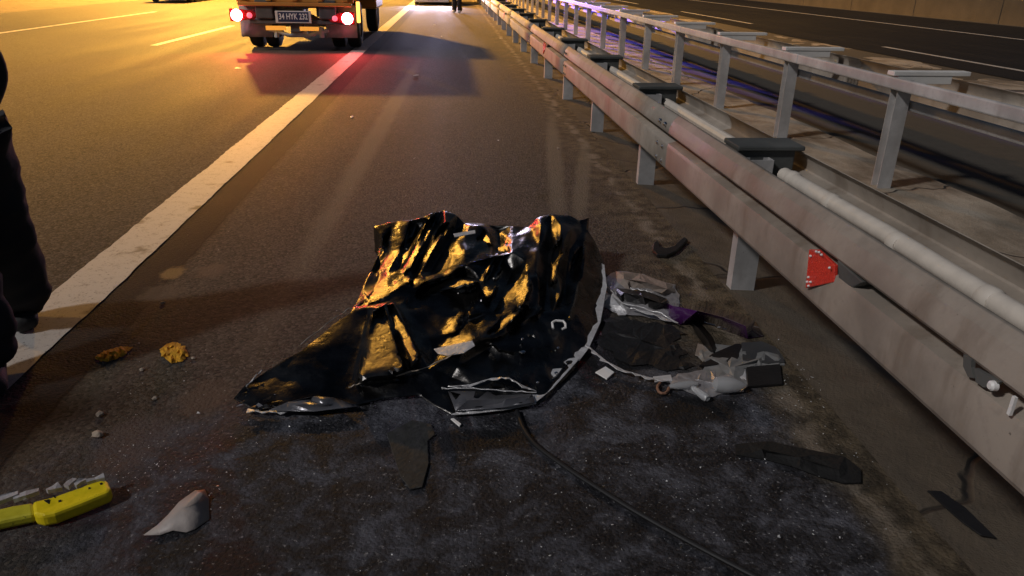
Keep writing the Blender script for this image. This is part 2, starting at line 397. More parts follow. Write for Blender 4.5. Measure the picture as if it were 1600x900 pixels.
for k, y in enumerate((2.45, 2.45+4*ST, 2.45+8*ST)):          # trapezoid reflectors standing out of the groove
    y -= 2.45
    a = MB().prism([(1.318, y+2.471, .472), (1.322, y+2.505, .615), (1.322, y+2.441, .637), (1.332, y+2.325, .622), (1.332, y+2.31, .563)], Vector((.014, 0, 0)))
    r_ = a.build('reflector', rm, GR, bevel=.003)
    br = MB().prism([(1.34, y+2.29, .565), (1.34, y+2.33, .64), (1.34, y+2.15, .63), (1.34, y+2.2, .59)], Vector((.06, 0, 0))).build('bracket', M_SPACER, GR, bevel=.004)
    if k == 0:
        for (yy, zz) in ((2.475, .60), (2.465, .50), (2.45, .49), (2.40, .633), (2.42, .635), (2.33, .61), (2.462, .52), (2.44, .51), (2.44, .63)):
            rv = MB().tube([(1.3195, yy, zz), (1.315, yy, zz), (1.313, yy, zz)], [.005, .004, .002], 8).build('glass_bead', M_WHITE, GR)
# torn slot with a bolt near the camera
q = V(1555, 600, 1.55)
MB().prism([(1.331, 1.622, .645), (1.331, 1.612, .615), (1.331, 1.585, .598), (1.331, 1.565, .606), (1.331, 1.585, .628), (1.331, 1.59, .648)], Vector((.012, 0, 0))).build('torn_slot', M_SPACER, GR)
MB().prism([(1.331, 1.572, .632), (1.331, 1.555, .600), (1.331, 1.525, .602), (1.331, 1.50, .618), (1.331, 1.48, .645)], Vector((.012, 0, 0))).build('torn_slot', M_SPACER, GR)
MB().tube([(1.335, 1.495, .625), (1.323, 1.495, .625), (1.318, 1.495, .625)], [.014, .013, .008], 12).build('bolt', M_WHITE, GR, smooth=True)
MB().box((1.322, 1.414, .590), (1.330, 1.424, .640)).build('white_tab', M_WHITE, GR)

# white conduit lying in the channel of the barrier
cx_, cz_ = 1.675, .63
CD = empty('conduit_pipe', (cx_, 2.0, cz_), 'white plastic pipe with joint rings lying inside the near crash barrier', 'pipe')
M_PIPE = mat('aged_white_pipe', (0.66, 0.60, 0.52), .5, var=.2, scale=18, bump=.1)
MB().tube([(cx_, .9, cz_+.01), (cx_, 1.8, cz_), (cx_+.004, 2.6, cz_+.005), (cx_-.005, 3.55, cz_)], .036, 14).build('pipe', M_PIPE, CD, smooth=True)
for yy in (1.3, 2.0, 2.52, 3.05, 3.45):
    MB().tube([(cx_, yy-.03, cz_), (cx_, yy-.02, cz_), (cx_, yy+.02, cz_), (cx_, yy+.03, cz_)], [.037, .042, .042, .037], 14).build('joint_ring', M_PIPE, CD, smooth=True)
CE = empty('conduit_pipe', (cx_, 4.0, cz_), 'pale pipe inside the crash barrier, farther length beyond the second spacer', 'pipe')
MB().tube([(cx_, 4.1, cz_), (cx_, 8, cz_), (cx_, 14, cz_)], .034, 10).build('pipe', M_PIPE, CE, smooth=True)

# ------------------------------------------------------------------ second barrier on the verge
MR = empty('guardrail', (3.45, 5.62, 0), 'farther steel barrier with slim rails and tall posts on the cement verge', 'guardrail')
MY0, MST = 5.62, 2.0
for k in range(16):
    y0 = MY0-6+k*4-.3; y1 = y0+4.0
    MB().box((3.385, y0, .765), (3.425, y1-.004, .855)).build('top_rail', M_GALV2, MR, bevel=.012)
    MB().box((3.545, y0, .605), (3.585, y1-.004, .68)).build('lower_rail', M_GALV2, MR, bevel=.012)
    MB().sweep(wbeam(3.98, .50, .82, 1, .08), y0, y1+.25, n=1).build('back_beam', M_GALV, MR, smooth=True, solid=.004, angle=50)
pw = None
for k in range(-3, 28):
    y = MY0+k*MST
    if pw is None:
        w_, d_, t_ = .11, .055, .006
        c = [(-d_, -w_/2), (d_, -w_/2), (d_, -w_/2+t_), (t_/2, -w_/2+t_), (t_/2, w_/2-t_), (d_, w_/2-t_), (d_, w_/2), (-d_, w_/2), (-d_, w_/2-t_), (-t_/2, w_/2-t_), (-t_/2, -w_/2+t_), (-d_, -w_/2+t_)]
        pw = MB().prism([(p[0]+.03, p[1], -.3) for p in c], 1.14).build('post', M_GALV2, MR); pw.location = (0, y-MY0, 0)
        bk = MB().box((-.06, -.05, .862), (.56, .05, .895)); bk.box((-.02, -.045, .80), (.42, .045, .862))
        bw = bk.build('spacer', mat('pale_zinc', (.72, .70, .66), .5, var=.15, scale=8), MR, bevel=.004); bw.location = (0, y-MY0+.05, 0)
        tb = MB().prism([(-.02, -.06, .70), (.03, -.06, .765), (.03, .06, .765), (-.02, .06, .70)], Vector((.06, 0, 0)))
    else:
        place(pw, MR, (random.uniform(-.01, .01), y-MY0, 0), rz=random.uniform(-.08, .08)); place(bw, MR, (0, y-MY0+.05, random.uniform(-.004, .004)))

# ------------------------------------------------------------------ street lamps with sodium heads
def street_lamp(x, y, label, h=12.0, watts=LAMP_W, arm=3.0, cone=153.6, blend=.22):
    e = empty('street_lamp', (x, y, 0), label, 'street lamp', 'sodium street lamps along the left verge')
    MB().tube([(x, y, 0), (x, y, .8), (x, y, .85), (x, y, h*.9), (x+.4, y, h*.97), (x+arm, y, h+.05)], [.12, .12, .09, .065, .06, .045], 12).build('pole', M_GALV2, e, smooth=True)
    MB().box((x-.2, y-.2, 0), (x+.2, y+.2, .03)).build('base_plate', M_GALV2, e, bevel=.005)
    MB().tube([(x+arm-.05, y, h+.06), (x+arm+.1, y, h+.07), (x+arm+.55, y, h+.07), (x+arm+.75, y, h+.05)], [.07, .15, .16, .06], 14).build('lamp_head', M_DGREY, e, smooth=True)
    MB().tube([(x+arm+.35, y, h-.03), (x+arm+.35, y, h-.10), (x+arm+.35, y, h-.14)], [.14, .12, .06], 14).build('lamp_lens', mat('sodium_lens', (.9, .6, .2), .3, emit=SODIUM, estr=60), e, smooth=True)
    l = bpy.data.lights.new('sodium_light', 'SPOT'); l.energy = watts; l.color = SODIUM; l.spot_size = math.radians(cone); l.spot_blend = blend; l.shadow_soft_size = .45
    lo = bpy.data.objects.new('sodium_light', l); COL.objects.link(lo); lo.parent = e; lo.location = (arm+.35, 0, h-.2)
    return e
street_lamp(-15.8, 44.0, 'sodium street lamp standing on the left verge ahead of the truck')
street_lamp(-15.8, 78.0, 'farthest sodium street lamp on the left verge beyond the white car')
street_lamp(-17.5, 9.0, 'nearest sodium street lamp on the left verge, left of the carriageway', watts=LAMP_W*.16, cone=104, blend=.45)

def vlamp(parent, kind, loc, col, watts, size=.05, aim=None, cone=100):
    l = bpy.data.lights.new('lamp_light', kind); l.energy = watts; l.color = col; l.shadow_soft_size = size
    if kind == 'SPOT': l.spot_size = math.radians(cone); l.spot_blend = .6
    o = bpy.data.objects.new('lamp_light', l); COL.objects.link(o); o.parent = parent; o.location = Vector(loc)-parent.location
    if aim is not None: o.rotation_euler = (Vector(aim)-Vector(loc)).to_track_quat('-Z', 'Y').to_euler()
    return o

def wheel(parent, x, y, r, wd, m_rim, n=20):                  # axle along x
    T = MB(); o = []
    prof = [(-.5, .60), (-.5, .86), (-.42, .97), (-.2, 1.0), (.2, 1.0), (.42, .97), (.5, .86), (.5, .60)]
    vs = []; fs = []
    for k in range(n):
        a = 2*PI*k/n
        for p in prof: vs.append((x+p[0]*wd, y+math.cos(a)*r*p[1], r+math.sin(a)*r*p[1]))
    m = len(prof)
    for k in range(n):
        for j in range(m-1):
            fs.append((k*m+j, k*m+j+1, ((k+1) % n)*m+j+1, ((k+1) % n)*m+j))
    wl = T.add(vs, fs).build('wheel', M_RUBBER, parent, smooth=True)
    rim = MB().tube([(x-wd*.42, y, r), (x-wd*.3, y, r), (x+wd*.3, y, r), (x+wd*.42, y, r)], [r*.60, r*.62, r*.62, r*.60], n).build('rim', m_rim, None, smooth=True)
    rim.parent = wl; rim.location = (0, 0, 0)
    return wl

# ------------------------------------------------------------------ lorry ahead
TY = 16.0
def T(px, py): return V(px, py, TY)
tr = empty('truck', (-3.0, TY, 0), 'orange tipper truck seen from behind with red tail lights lit', 'truck')
M_OR = mat('orange_truck_paint', (0.58, 0.27, 0.06), .45, var=.25, scale=3, bump=.1)
M_CH = mat('dirty_chassis_steel', (0.085, 0.09, 0.10), .6, var=.5, scale=9, bump=.3)
M_FLAP = mat('dusty_mudflap', (0.34, 0.34, 0.37), .75, var=.35, scale=7, bump=.2)
M_AX = mat('grey_axle', (0.5, 0.58, 0.6), .5, var=.3, bump=.2)
xl, xr = -4.28, -1.86; xm = (xl+xr)/2
b = MB().box((xl, TY+.05, .98), (xr, TY+4.6, 1.10)); b.box((xl, TY+.05, 1.10), (xl+.06, TY+4.6, 2.05)); b.box((xr-.06, TY+.05, 1.10), (xr, TY+4.6, 2.05)); b.box((xl+.06, TY+4.54, 1.1), (xr-.06, TY+4.6, 2.2))
b.build('tipper_bed', M_OR, tr, bevel=.015)
b = MB().box((xl+.07, TY, .93), (xr-.07, TY+.045, 2.0)); b.build('tailgate', M_OR, tr, bevel=.01)
for k in range(5): MB().box((xl+.15+k*.5, TY-.05, .95), (xl+.25+k*.5, TY-.002, 1.98)).build('rib', M_OR, tr, bevel=.01)
MB().box((xl+.10, TY-.06, .86), (xr-.10, TY-.005, .93)).build('tailgate_sill', M_OR, tr, bevel=.01)
MB().box((xm-.55, TY+.1, .66), (xm-.38, TY+6.8, .95)).build('chassis_rail', M_CH, tr)
MB().box((xm+.38, TY+.1, .66), (xm+.55, TY+6.8, .95)).build('chassis_rail', M_CH, tr)
b = MB().box((xl+.28, TY+.0, .52), (xr-.28, TY+.10, .60)); b.build('bumper_bar', M_CH, tr, bevel=.012)
for sx in (-1, 1): MB().box((xm+sx*.62-.17, TY-.03, .62), (xm+sx*.62+.17, TY+.16, .98)).build('hinge_box', M_CH, tr, bevel=.02)
pl = T(459, 26); pz = pl.z
plate = MB().box((pl.x-.35, TY-.055, pz-.12), (pl.x+.35, TY-.035, pz+.11)).build('number_plate', mat('plate_white', (.75, .75, .75), .4, var=.1), tr, bevel=.006)
pin = MB().box((pl.x-.30, TY-.058, pz-.095), (pl.x+.30, TY-.0551, pz+.09)).build('plate_field', mat('plate_navy', (.03, .045, .12), .4), None); pin.parent = plate; pin.location = (0, 0, 0)
cu = bpy.data.curves.new('plate_text', 'FONT'); cu.body = '34 HYK 232'; cu.size = .155; cu.align_x = 'CENTER'; cu.align_y = 'CENTER'; cu.extrude = .001; cu.offset = .003
to = bpy.data.objects.new('tmp_text', cu); COL.objects.link(to)
me = bpy.data.meshes.new_from_object(to.evaluated_get(bpy.context.evaluated_depsgraph_get())); bpy.data.objects.remove(to)
tx = bpy.data.objects.new('plate_lettering', me); me.materials.clear(); me.materials.append(mat('letter_white', (.85, .87, .9), .5, var=.03)); COL.objects.link(tx)
xs = [v.co.x for v in me.vertices]; sc = .56/(max(xs)-min(xs))
tx.parent = plate; tx.rotation_euler = (PI/2, 0, 0); tx.scale = (sc, 1.0, 1); tx.location = (pl.x, TY-.0605, pz)
M_TL = mat('tail_lens_red', (.5, .01, .02), .3, var=.2, coat=.5)
M_TLON = mat('tail_lamp_lit', (1, .3, .3), .3, emit=(1.0, .16, .20), estr=60)
M_TLDIM = mat('tail_lamp_glow', (1, .2, .2), .3, emit=(1.0, .10, .16), estr=1.6)
for (px, py, sx) in ((370, 23.5, 1), (543, 29, -1)):
    c = T(px, py)
    hs = MB().prism([(c.x-sx*.14, TY-.02, c.z-.12), (c.x+sx*.34, TY-.02, c.z-.075), (c.x+sx*.40, TY-.02, c.z+.02), (c.x+sx*.30, TY-.02, c.z+.09), (c.x-sx*.14, TY-.02, c.z+.13)], Vector((0, .08, 0))).build('tail_light', M_TL, tr, bevel=.02)
    for (ox, oz, r, mm) in ((0, 0, .112, M_TLON), (sx*.25, .0, .055, M_TLDIM)):
        ln = MB().tube([(c.x+ox, TY-.018, c.z+oz), (c.x+ox, TY-.035, c.z+oz), (c.x+ox, TY-.05, c.z+oz)], [r, r*.9, r*.5], 16).build('lens', mm, None, smooth=True); ln.parent = hs; ln.location = (0, 0, 0)
    vlamp(tr, 'SPOT', (c.x, TY-.10, c.z), (1.0, .05, .04), 170, .06, (c.x+sx*.1, TY-4, .0), 150)
mk = T(560, 15)
MB().box((mk.x-.04, TY-.03, mk.z-.25), (mk.x+.03, TY+.02, mk.z+.15)).build('marker_lamp', mat('amber_lit', (1, .5, .1), .3, emit=(1, .45, .08), estr=2.5), tr, bevel=.015)
M_AMB = mat('amber_reflector', (0.95, .42, .06), .25, var=.15, emit=(1, .42, .06), estr=.55)
for (x0, y0, x1, y1) in ((416, 40.5, 447, 47), (469, 42, 498, 48)):
    a = T(x0, y1); c = T(x1, y0)
    MB().box((a.x, TY-.025, a.z), (c.x, TY-.003, c.z)).build('reflector', M_AMB, tr, bevel=.004)
MB().box((xm-.14, TY-.0, .36), (xm+.10, TY+.2, .62)).build('tow_hitch', M_CH, tr, bevel=.02)
b = MB().tube([(xl+.62, TY+.14, .40), (xm-.45, TY+.13, .38), (xm-.2, TY+.12, .30), (xm+.2, TY+.12, .30), (xm+.45, TY+.13, .38), (xr-.62, TY+.14, .40)], .04, 10)
b.tube([(xl+.76, TY+.13, .26), (xl+.76, TY+.13, .46)], .05, 8); b.tube([(xr-.76, TY+.13, .26), (xr-.76, TY+.13, .46)], .05, 8); b.box((xm-.16, TY+.10, .30), (xm+.16, TY+.24, .42))
b.build('stabiliser_bar', M_AX, tr, smooth=True)
MB().tube([(xl+.3, TY+1.0, .5), (xm-.28, TY+1.0, .5), (xm-.12, TY+1.0, .5), (xm, TY+.85, .5), (xm+.12, TY+1.0, .5), (xm+.28, TY+1.0, .5), (xr-.3, TY+1.0, .5)], [.09, .09, .17, .22, .17, .09, .09], 14).build('axle', M_AX, tr, smooth=True)
for sx in (-1, 1):
    xc = xl+.36 if sx < 0 else xr-.36
    fl = MB(); n = 6
    vs = []; fs = []
    for i in range(n+1):
        for j in range(5):
            vs.append((xc-.31+.62*i/n, TY+.16+.03*math.sin(i*1.4)+.012*j, .26+(.92-.30)*j/4))
    for i in range(n):
        for j in range(4): fs.append((i*5+j, i*5+j+1, i*5+j+6, i*5+j+5))
    fl.add(vs, fs).build('mudflap', M_FLAP, tr, smooth=True, solid=.012)
    for dx in (-.165, .165): wheel(tr, xc+dx, TY+1.0, .50, .26, M_CH)
    wheel(tr, xl+.25 if sx < 0 else xr-.25, TY+5.6, .50, .28, M_CH)
cb = MB().prism([(xl+.08, TY+5.0, .6), (xl+.08, TY+6.9, .6), (xl+.08, TY+7.0, 1.5), (xl+.08, TY+6.6, 2.45), (xl+.08, TY+5.0, 2.5)], Vector((xr-xl-.16, 0, 0)))
cab = cb.build('cab', M_OR, tr, bevel=.05)
MB().box((xl+.3, TY+4.985, 1.6), (xr-.3, TY+4.995, 2.3)).build('rear_window', M_BLACK, tr)

# ------------------------------------------------------------------ far vehicles (only their undersides show)
def road_vehicle(name, label, cat, cx, y0, y1, wd, roof, hood, m, group=None, belt=.9, clear=.28, r=.33, flip=False):
    e = empty(name, (cx, y0, 0), label, cat, group); L = y1-y0
    if hood:
        pr = [(0, clear), (L, clear), (L, belt-.12), (L*.98, belt), (L*.74, belt+.08), (L*.60, roof-.05), (L*.35, roof), (L*.14, roof-.12), (L*.03, belt+.05), (0, belt)]
    else:
        pr = [(0, clear), (L, clear), (L, belt-.05), (L*.97, belt+.05), (L*.84, belt+.2), (L*.74, roof-.06), (L*.70, roof), (L*.03, roof), (0, roof-.2)]
    if flip: pr = [(L-a, z) for a, z in pr]
    MB().prism([(cx-wd/2, y0+a, z) for a, z in pr], Vector((wd, 0, 0))).build('body', m, e, bevel=.05)
    for sx in (-1, 1):
        MB().box((cx+sx*(wd/2+.003)-.004, y0+L*.2, belt+.08), (cx+sx*(wd/2+.003)+.004, y0+L*.62, roof-.16)).build('side_window', M_BLACK, e)
        for f in (.18, .80): wheel(e, cx+sx*(wd/2-.10), y0+L*f, r, .22, M_CHROME, 18)
    MB().box((cx-wd*.38, y0-.006, belt+.1), (cx+wd*.38, y0+.012, roof-.25)).build('rear_window', M_BLACK, e)
    MB().box((cx-wd/2+.02, y0-.07, clear-.04), (cx+wd/2-.02, y0+.05, clear+.22)).build('bumper', m, e, bevel=.03)
    MB().box((cx-.26, y0-.085, clear+.06), (cx+.26, y0-.072, clear+.17)).build('number_plate', M_WHITE, e)
    return e
M_CARW = mat('white_car_paint', (.78, .79, .82), .3, var=.06, coat=.5)
van = road_vehicle('van', 'white van stopped on the shoulder far ahead beside a standing person', 'van', -.92, 39.2, 44.4, 1.75, 2.25, False, M_CARW, flip=True, clear=.17)
for sx in (-1, 1):
    MB().tube([(-.92+sx*.62, 39.22, .72), (-.92+sx*.62, 39.16, .72), (-.92+sx*.62, 39.13, .72)], [.11, .10, .05], 14).build('headlight', mat('headlight_lit', (1, 1, 1), .2, emit=(.92, .92, 1), estr=30), van, smooth=True)
    vlamp(van, 'SPOT', (-.92+sx*.62, 39.05, .72), (.80, .72, 1.0), 1300, .08, (-1.2+sx*.6, 34.5, 0), 64)
M_BLUE = mat('blue_beacon', (.1, .15, .9), .2, emit=(.18, .2, 1), estr=25)
MB().box((-1.5, 40.6, 2.252), (-.35, 40.85, 2.37)).build('light_bar', M_BLUE, van, bevel=.03)
vlamp(van, 'SPOT', (-.35, 40.4, 2.75), (.14, .11, 1.0), 42000, .15, (3.7, 23.0, .45), 11)      # the turning beacon's beam
car = road_vehicle('car', 'white car passing in the far lane at the top left', 'car', -13.0, 37.6, 42.0, 1.78, 1.45, True, M_CARW, clear=.16, r=.31)

# ------------------------------------------------------------------ people
def skin_mesh(name, joints, edges, m, root=0, sub=2, parent=None):
    me = bpy.data.meshes.new(name); me.from_pydata([j[0] for j in joints], edges, [])
    me.materials.append(m)
    o = bpy.data.objects.new(name, me); COL.objects.link(o)
    md = o.modifiers.new('skin', 'SKIN'); md.use_smooth_shade = True
    if not me.skin_vertices: 
        bpy.context.view_layer.objects.active = o
    for i, j in enumerate(joints):
        sv = me.skin_vertices[0].data[i]; r = j[1]; sv.radius = r if isinstance(r, tuple) else (r, r); sv.use_root = (i == root)
    s_ = o.modifiers.new('sub', 'SUBSURF'); s_.levels = sub; s_.render_levels = sub
    dg = bpy.context.evaluated_depsgraph_get(); dg.update()
    nm = bpy.data.meshes.new_from_object(o.evaluated_get(dg)); nm.name = name
    o.modifiers.clear(); o.data = nm
    nm.polygons.foreach_set('use_smooth', [True]*len(nm.polygons))
    if parent: o.parent = parent
    return o
M_SKIN = mat('skin', (.42, .26, .18), .55, var=.1)
M_HAIR = mat('dark_hair', (.015, .012, .01), .6, var=.3)
def person(label, loc, rz, footL, footR, trousers, jacket, shoe, baggy=1.0, kneepad=False, height=1.76, pockets=False):
    s = height/1.76
    # local frame: faces +y, feet offsets given in local x,y
    fl = Vector((footL[0], footL[1], 0)); fr = Vector((footR[0], footR[1], 0))
    pel = Vector((0, 0, .94*s)); 
    def leg(hip, foot):
        kn = (hip+foot)/2+Vector((0, .05, .03)); an = foot+Vector((0, -.02, .09)); return kn, an
    hL, hR = Vector((-.09, 0, .90*s)), Vector((.09, 0, .90*s))
    kL, aL = leg(hL, fl); kR, aR = leg(hR, fr)
    ch = Vector((0, .02, 1.22*s)); sh = Vector((0, 0, 1.42*s)); nk = Vector((0, .01, 1.50*s)); hd = Vector((0, .03, 1.60*s)); tp = Vector((0, .02, 1.70*s))
    def arm(sg):
        if pockets: return [Vector((sg*.17, 0, 1.41*s)), Vector((sg*.25, -.07, 1.14*s)), Vector((sg*.16, .03, .99*s)), Vector((sg*.10, .05, .95*s))]
        return [Vector((sg*.17, 0, 1.41*s)), Vector((sg*.24, -.05, 1.13*s)), Vector((sg*.22, .10, .93*s)), Vector((sg*.21, .15, .86*s))]
    J = [(pel, (.15, .11)), (ch, (.16, .11)), (sh, (.13, .09)), (nk, .055), (hd, (.075, .092)), (tp, (.06, .075)),
         (hL, .09), (kL, .06), (aL, .042), (fl+Vector((0, .10, .035)), (.04, .03)), (hR, .09), (kR, .06), (aR, .042), (fr+Vector((0, .10, .035)), (.04, .03))]
    E_ = [(0, 1), (1, 2), (2, 3), (3, 4), (4, 5), (0, 6), (6, 7), (7, 8), (8, 9), (0, 10), (10, 11), (11, 12), (12, 13)]
    for sg in (-1, 1):
        A = arm(sg); o = len(J)
        J += [(A[0], .06), (A[1], .045), (A[2], .032), (A[3], (.038, .022))]
        E_ += [(2, o), (o, o+1), (o+1, o+2), (o+2, o+3)]
        fw = (A[3]-A[2]).normalized()
        for k in range(4):
            p0 = A[3]+Vector((0, (k-1.5)*.016, -.02)); l = (.075, .085, .08, .06)[k]; oo = len(J)
            J += [(p0+Vector((0, .01, -l*.5)), .009), (p0+Vector((-sg*.012, .012, -l)), .008)]; E_ += [(o+3, oo), (oo, oo+1)]
        oo = len(J); J += [(A[2]+Vector((0, .045, -.03)), .011), (A[2]+Vector((0, .06, -.075)), .009)]; E_ += [(o+2, oo), (oo, oo+1)]
    body = skin_mesh('person', J, E_, M_SKIN, 0, 1)
    body.location = loc; body.rotation_euler.z = rz
    tag(body, label, 'person')
    bg = baggy
    JT = [(pel+Vector((0, 0, .04)), (.165, .125)), (hL, .105*bg), (kL, (.082*bg, .09*bg)), (kL*.45+aL*.55, (.085*bg, .09*bg)), (aL+Vector((0, .0, -.05)), (.072*bg, .078*bg)), (hR, .105*bg), (kR, (.082*bg, .09*bg)), (kR*.45+aR*.55, (.085*bg, .09*bg)), (aR+Vector((0, .0, -.05)), (.072*bg, .078*bg))]
    tro = skin_mesh('trousers', JT, [(0, 1), (1, 2), (2, 3), (3, 4), (0, 5), (5, 6), (6, 7), (7, 8)], trousers, 0, 3, body)
    for v in tro.data.vertices:
        q = v.co; k = noise.noise((q.x*9, q.y*9, q.z*16))*.018+abs(noise.noise((q.x*5+4, q.y*5, q.z*22)))*.022
        v.co = q+v.normal*k; v.co.z = max(v.co.z, .01)
    JJ = [(pel+Vector((0, 0, -.04)), (.185, .145)), (pel+Vector((0, 0, .12)), (.18, .14)), (ch, (.185, .14)), (sh, (.15, .105)), (nk+Vector((0, 0, -.02)), .07)]; EJ = [(0, 1), (1, 2), (2, 3), (3, 4)]
    for sg in (-1, 1):
        A = arm(sg); o = len(JJ); JJ += [(A[0], .08), (A[1], .068), (A[2], .05)]; EJ += [(3, o), (o, o+1), (o+1, o+2)]
    skin_mesh('jacket', JJ, EJ, jacket, 0, 2, body)
    for f, a in ((fl, aL), (fr, aR)):
        skin_mesh('boot', [(a+Vector((0, 0, .10)), .075), (a+Vector((0, -.005, -.01)), .075), (f+Vector((0, -.02, .05)), (.066, .052)), (f+Vector((0, .10, .05)), (.066, .05)), (f+Vector((0, .17, .042)), (.060, .042))], [(0, 1), (1, 2), (2, 3), (3, 4)], shoe, 0, 2, body)
    h = skin_mesh('hair', [(Vector((0, -.01, 1.62*s)), (.085, .085)), (Vector((0, -.005, 1.70*s)), (.082, .092)), (Vector((0, .0, 1.745*s)), (.05, .06))], [(0, 1), (1, 2)], M_HAIR, 0, 2, body)
    for sg in (-1, 1):
        e = MB().tube([(sg*.032, .10, 1.625*s), (sg*.032, .118, 1.625*s)], [.013, .006], 8).build('eye', M_BLACK, None); e.parent = body
    nz = skin_mesh('nose', [(Vector((0, .10, 1.61*s)), .010), (Vector((0, .135, 1.58*s)), .014)], [(0, 1)], M_SKIN, 0, 1, body)
    if kneepad:
        skin_mesh('knee_pad', [(kR+Vector((.0, .05, .07)), .05), (kR+Vector((0, .09, .0)), .055), (kR+Vector((0, .06, -.07)), .045)], [(0, 1), (1, 2)], M_BLACK, 0, 1, body)
    return body
M_TRO = mat('navy_black_cloth', (.012, .013, .018), .85, var=.4, bump=.3, bscale=25)
M_JAC = mat('black_jacket_cloth', (.010, .011, .014), .8, var=.4, bump=.3, bscale=25)
# near bystander, mostly outside the left edge; faces right
person('person in dark baggy trousers and boots at the left edge by the painted line', (-2.02, 3.05, 0), math.radians(-150), (-.125, -.22), (.02, .38), M_TRO, M_JAC, M_RUBBER, 1.7, True, pockets=True)
person('unseen person in dark clothes added outside the left edge to cast a shadow by the yellow bar', (-3.12, 1.72, 0), math.radians(-100), (-.14, 0), (.16, .1), M_TRO, M_JAC, M_BLACK, 1.6, pockets=True)  # unseen person added to cast the lower-left shadow
person('person in dark trousers and pale shoes standing far ahead beside the white van', P(715, 20), PI*.9, (-.10, 0), (.12, .06), M_TRO, M_JAC, mat('pale_shoe', (.6, .58, .56), .6), 1.1)

# ------------------------------------------------------------------ crumpled sheet
OUT = [(365,622,.01),(385,600,.035),(420,575,.07),(470,545,.11),(520,505,.135),(548,488,.15),(565,450,.14),(585,410,.15),(602,384,.17),(592,365,.20),(582,351,.22),(622,345,.24),(660,342,.26),(678,328,.30),(695,324,.31),(715,335,.28),(727,347,.24),(760,350,.23),(800,352,.23),(825,352,.25),(838,339,.31),(862,333,.34),(890,335,.34),(905,343,.31),(921,338,.33),(918,358,.28),(932,380,.20),(943,405,.12),(946,440,.07),(944,470,.045),(935,510,.025),(918,545,.015),(895,580,.012),(870,605,.01),(850,628,.008),(800,640,.008),(740,645,.008),(705,647,.006),(680,634,.012),(655,617,.02),(600,622,.012),(560,632,.008),(480,640,.008),(415,645,.006),(390,637,.006)]
# creases picked out of the crumpled surface: x, y in the picture and height above the road
CREASE = [
 [(548,488,.15),(575,480,.155),(612,468,.165),(640,452,.18),(662,440,.205),(700,430,.23),(727,412,.24),(770,401,.255),(800,393,.26)],   # main ridge
 [(545,608,.035),(565,600,.045),(620,590,.075),(670,575,.10),(715,553,.125),(722,549,.13)],          # front lip
 [(722,549,.13),(716,572,.085),(706,590,.04),(690,604,.035)],
 [(722,549,.13),(755,528,.145),(790,503,.16),(812,470,.185),(826,435,.21),(822,408,.235),(812,385,.255),(830,358,.27)],   # second ridge
 [(912,362,.27),(910,400,.215),(905,440,.16),(897,480,.11),(888,522,.07)],                          # right ridge
 [(690,604,.035),(735,602,.04),(768,592,.062),(795,591,.075),(818,604,.05),(838,612,.025)],             # front bead
 [(838,612,.02),(860,600,.03),(890,565,.035),(915,520,.045),(930,470,.06)],
 [(560,450,.14),(577,478,.125)],
 [(640,345,.25),(628,385,.20),(606,425,.165),(575,462,.15)],
 [(655,345,.20),(640,380,.16),(622,420,.145)],
 [(672,343,.28),(652,385,.225),(630,425,.19)],
 [(684,350,.22),(664,388,.18),(642,424,.155)],
 [(696,352,.275),(676,390,.225),(656,424,.195)],
 [(712,360,.20),(690,395,.165),(672,422,.155)],
 [(728,366,.25),(708,395,.215),(690,418,.195)],
 [(735,352,.26),(750,372,.245),(768,380,.22)],
 [(758,358,.265),(765,385,.225)],
 [(780,360,.185),(782,385,.17),(775,392,.18)],
 [(812,360,.23),(800,378,.235),(790,388,.225)],
 [(845,350,.32),(842,380,.28),(838,420,.235),(842,455,.19)],
 [(860,352,.30),(858,390,.22),(855,440,.155),(862,490,.115)],
 [(876,350,.345),(874,390,.285),(868,420,.235),(876,455,.18)],
 [(892,355,.32),(890,390,.225),(884,430,.155),(880,470,.115)],
 [(800,500,.11),(815,505,.115),(840,490,.13),(850,482,.12)],
 [(760,545,.075),(795,530,.105),(830,525,.115),(850,535,.085)],
 [(775,562,.045),(810,570,.05),(845,560,.05)],
 [(574,494,.135),(561,540,.098),(549,588,.050)],
 [(580,490,.155),(567,540,.113),(556,592,.055)],
 [(594,480,.188),(608,516,.158),(626,555,.118),(636,582,.092)],
 [(602,477,.172),(617,514,.144),(634,552,.106),(643,579,.086)],
 [(616,476,.190),(638,522,.155),(660,560,.118)],
 [(624,476,.165),(646,520,.132),(667,556,.104)],
 [(640,470,.145),(655,500,.115),(672,530,.10),(680,560,.075)],
 [(690,450,.155),(700,480,.12),(700,520,.10)],
 [(720,430,.165),(735,470,.13),(730,500,.115),(700,540,.10)],
 [(765,410,.215),(752,438,.185),(742,470,.17),(735,490,.155)],
 [(785,404,.215),(772,440,.18),(762,470,.165)],
 [(800,420,.17),(790,450,.145),(770,490,.135)],
 [(655,455,.165),(690,448,.18),(725,440,.185),(748,442,.18)],
 [(430,590,.045),(470,590,.05),(520,600,.035)],
 [(400,620,.03),(440,612,.035),(480,618,.022),(540,622,.015)],
 [(600,400,.155),(590,440,.135),(575,470,.14)],
 [(905,560,.012),(880,560,.02),(870,580,.015)],
 [(740,625,.012),(790,622,.015),(830,622,.012)],
]
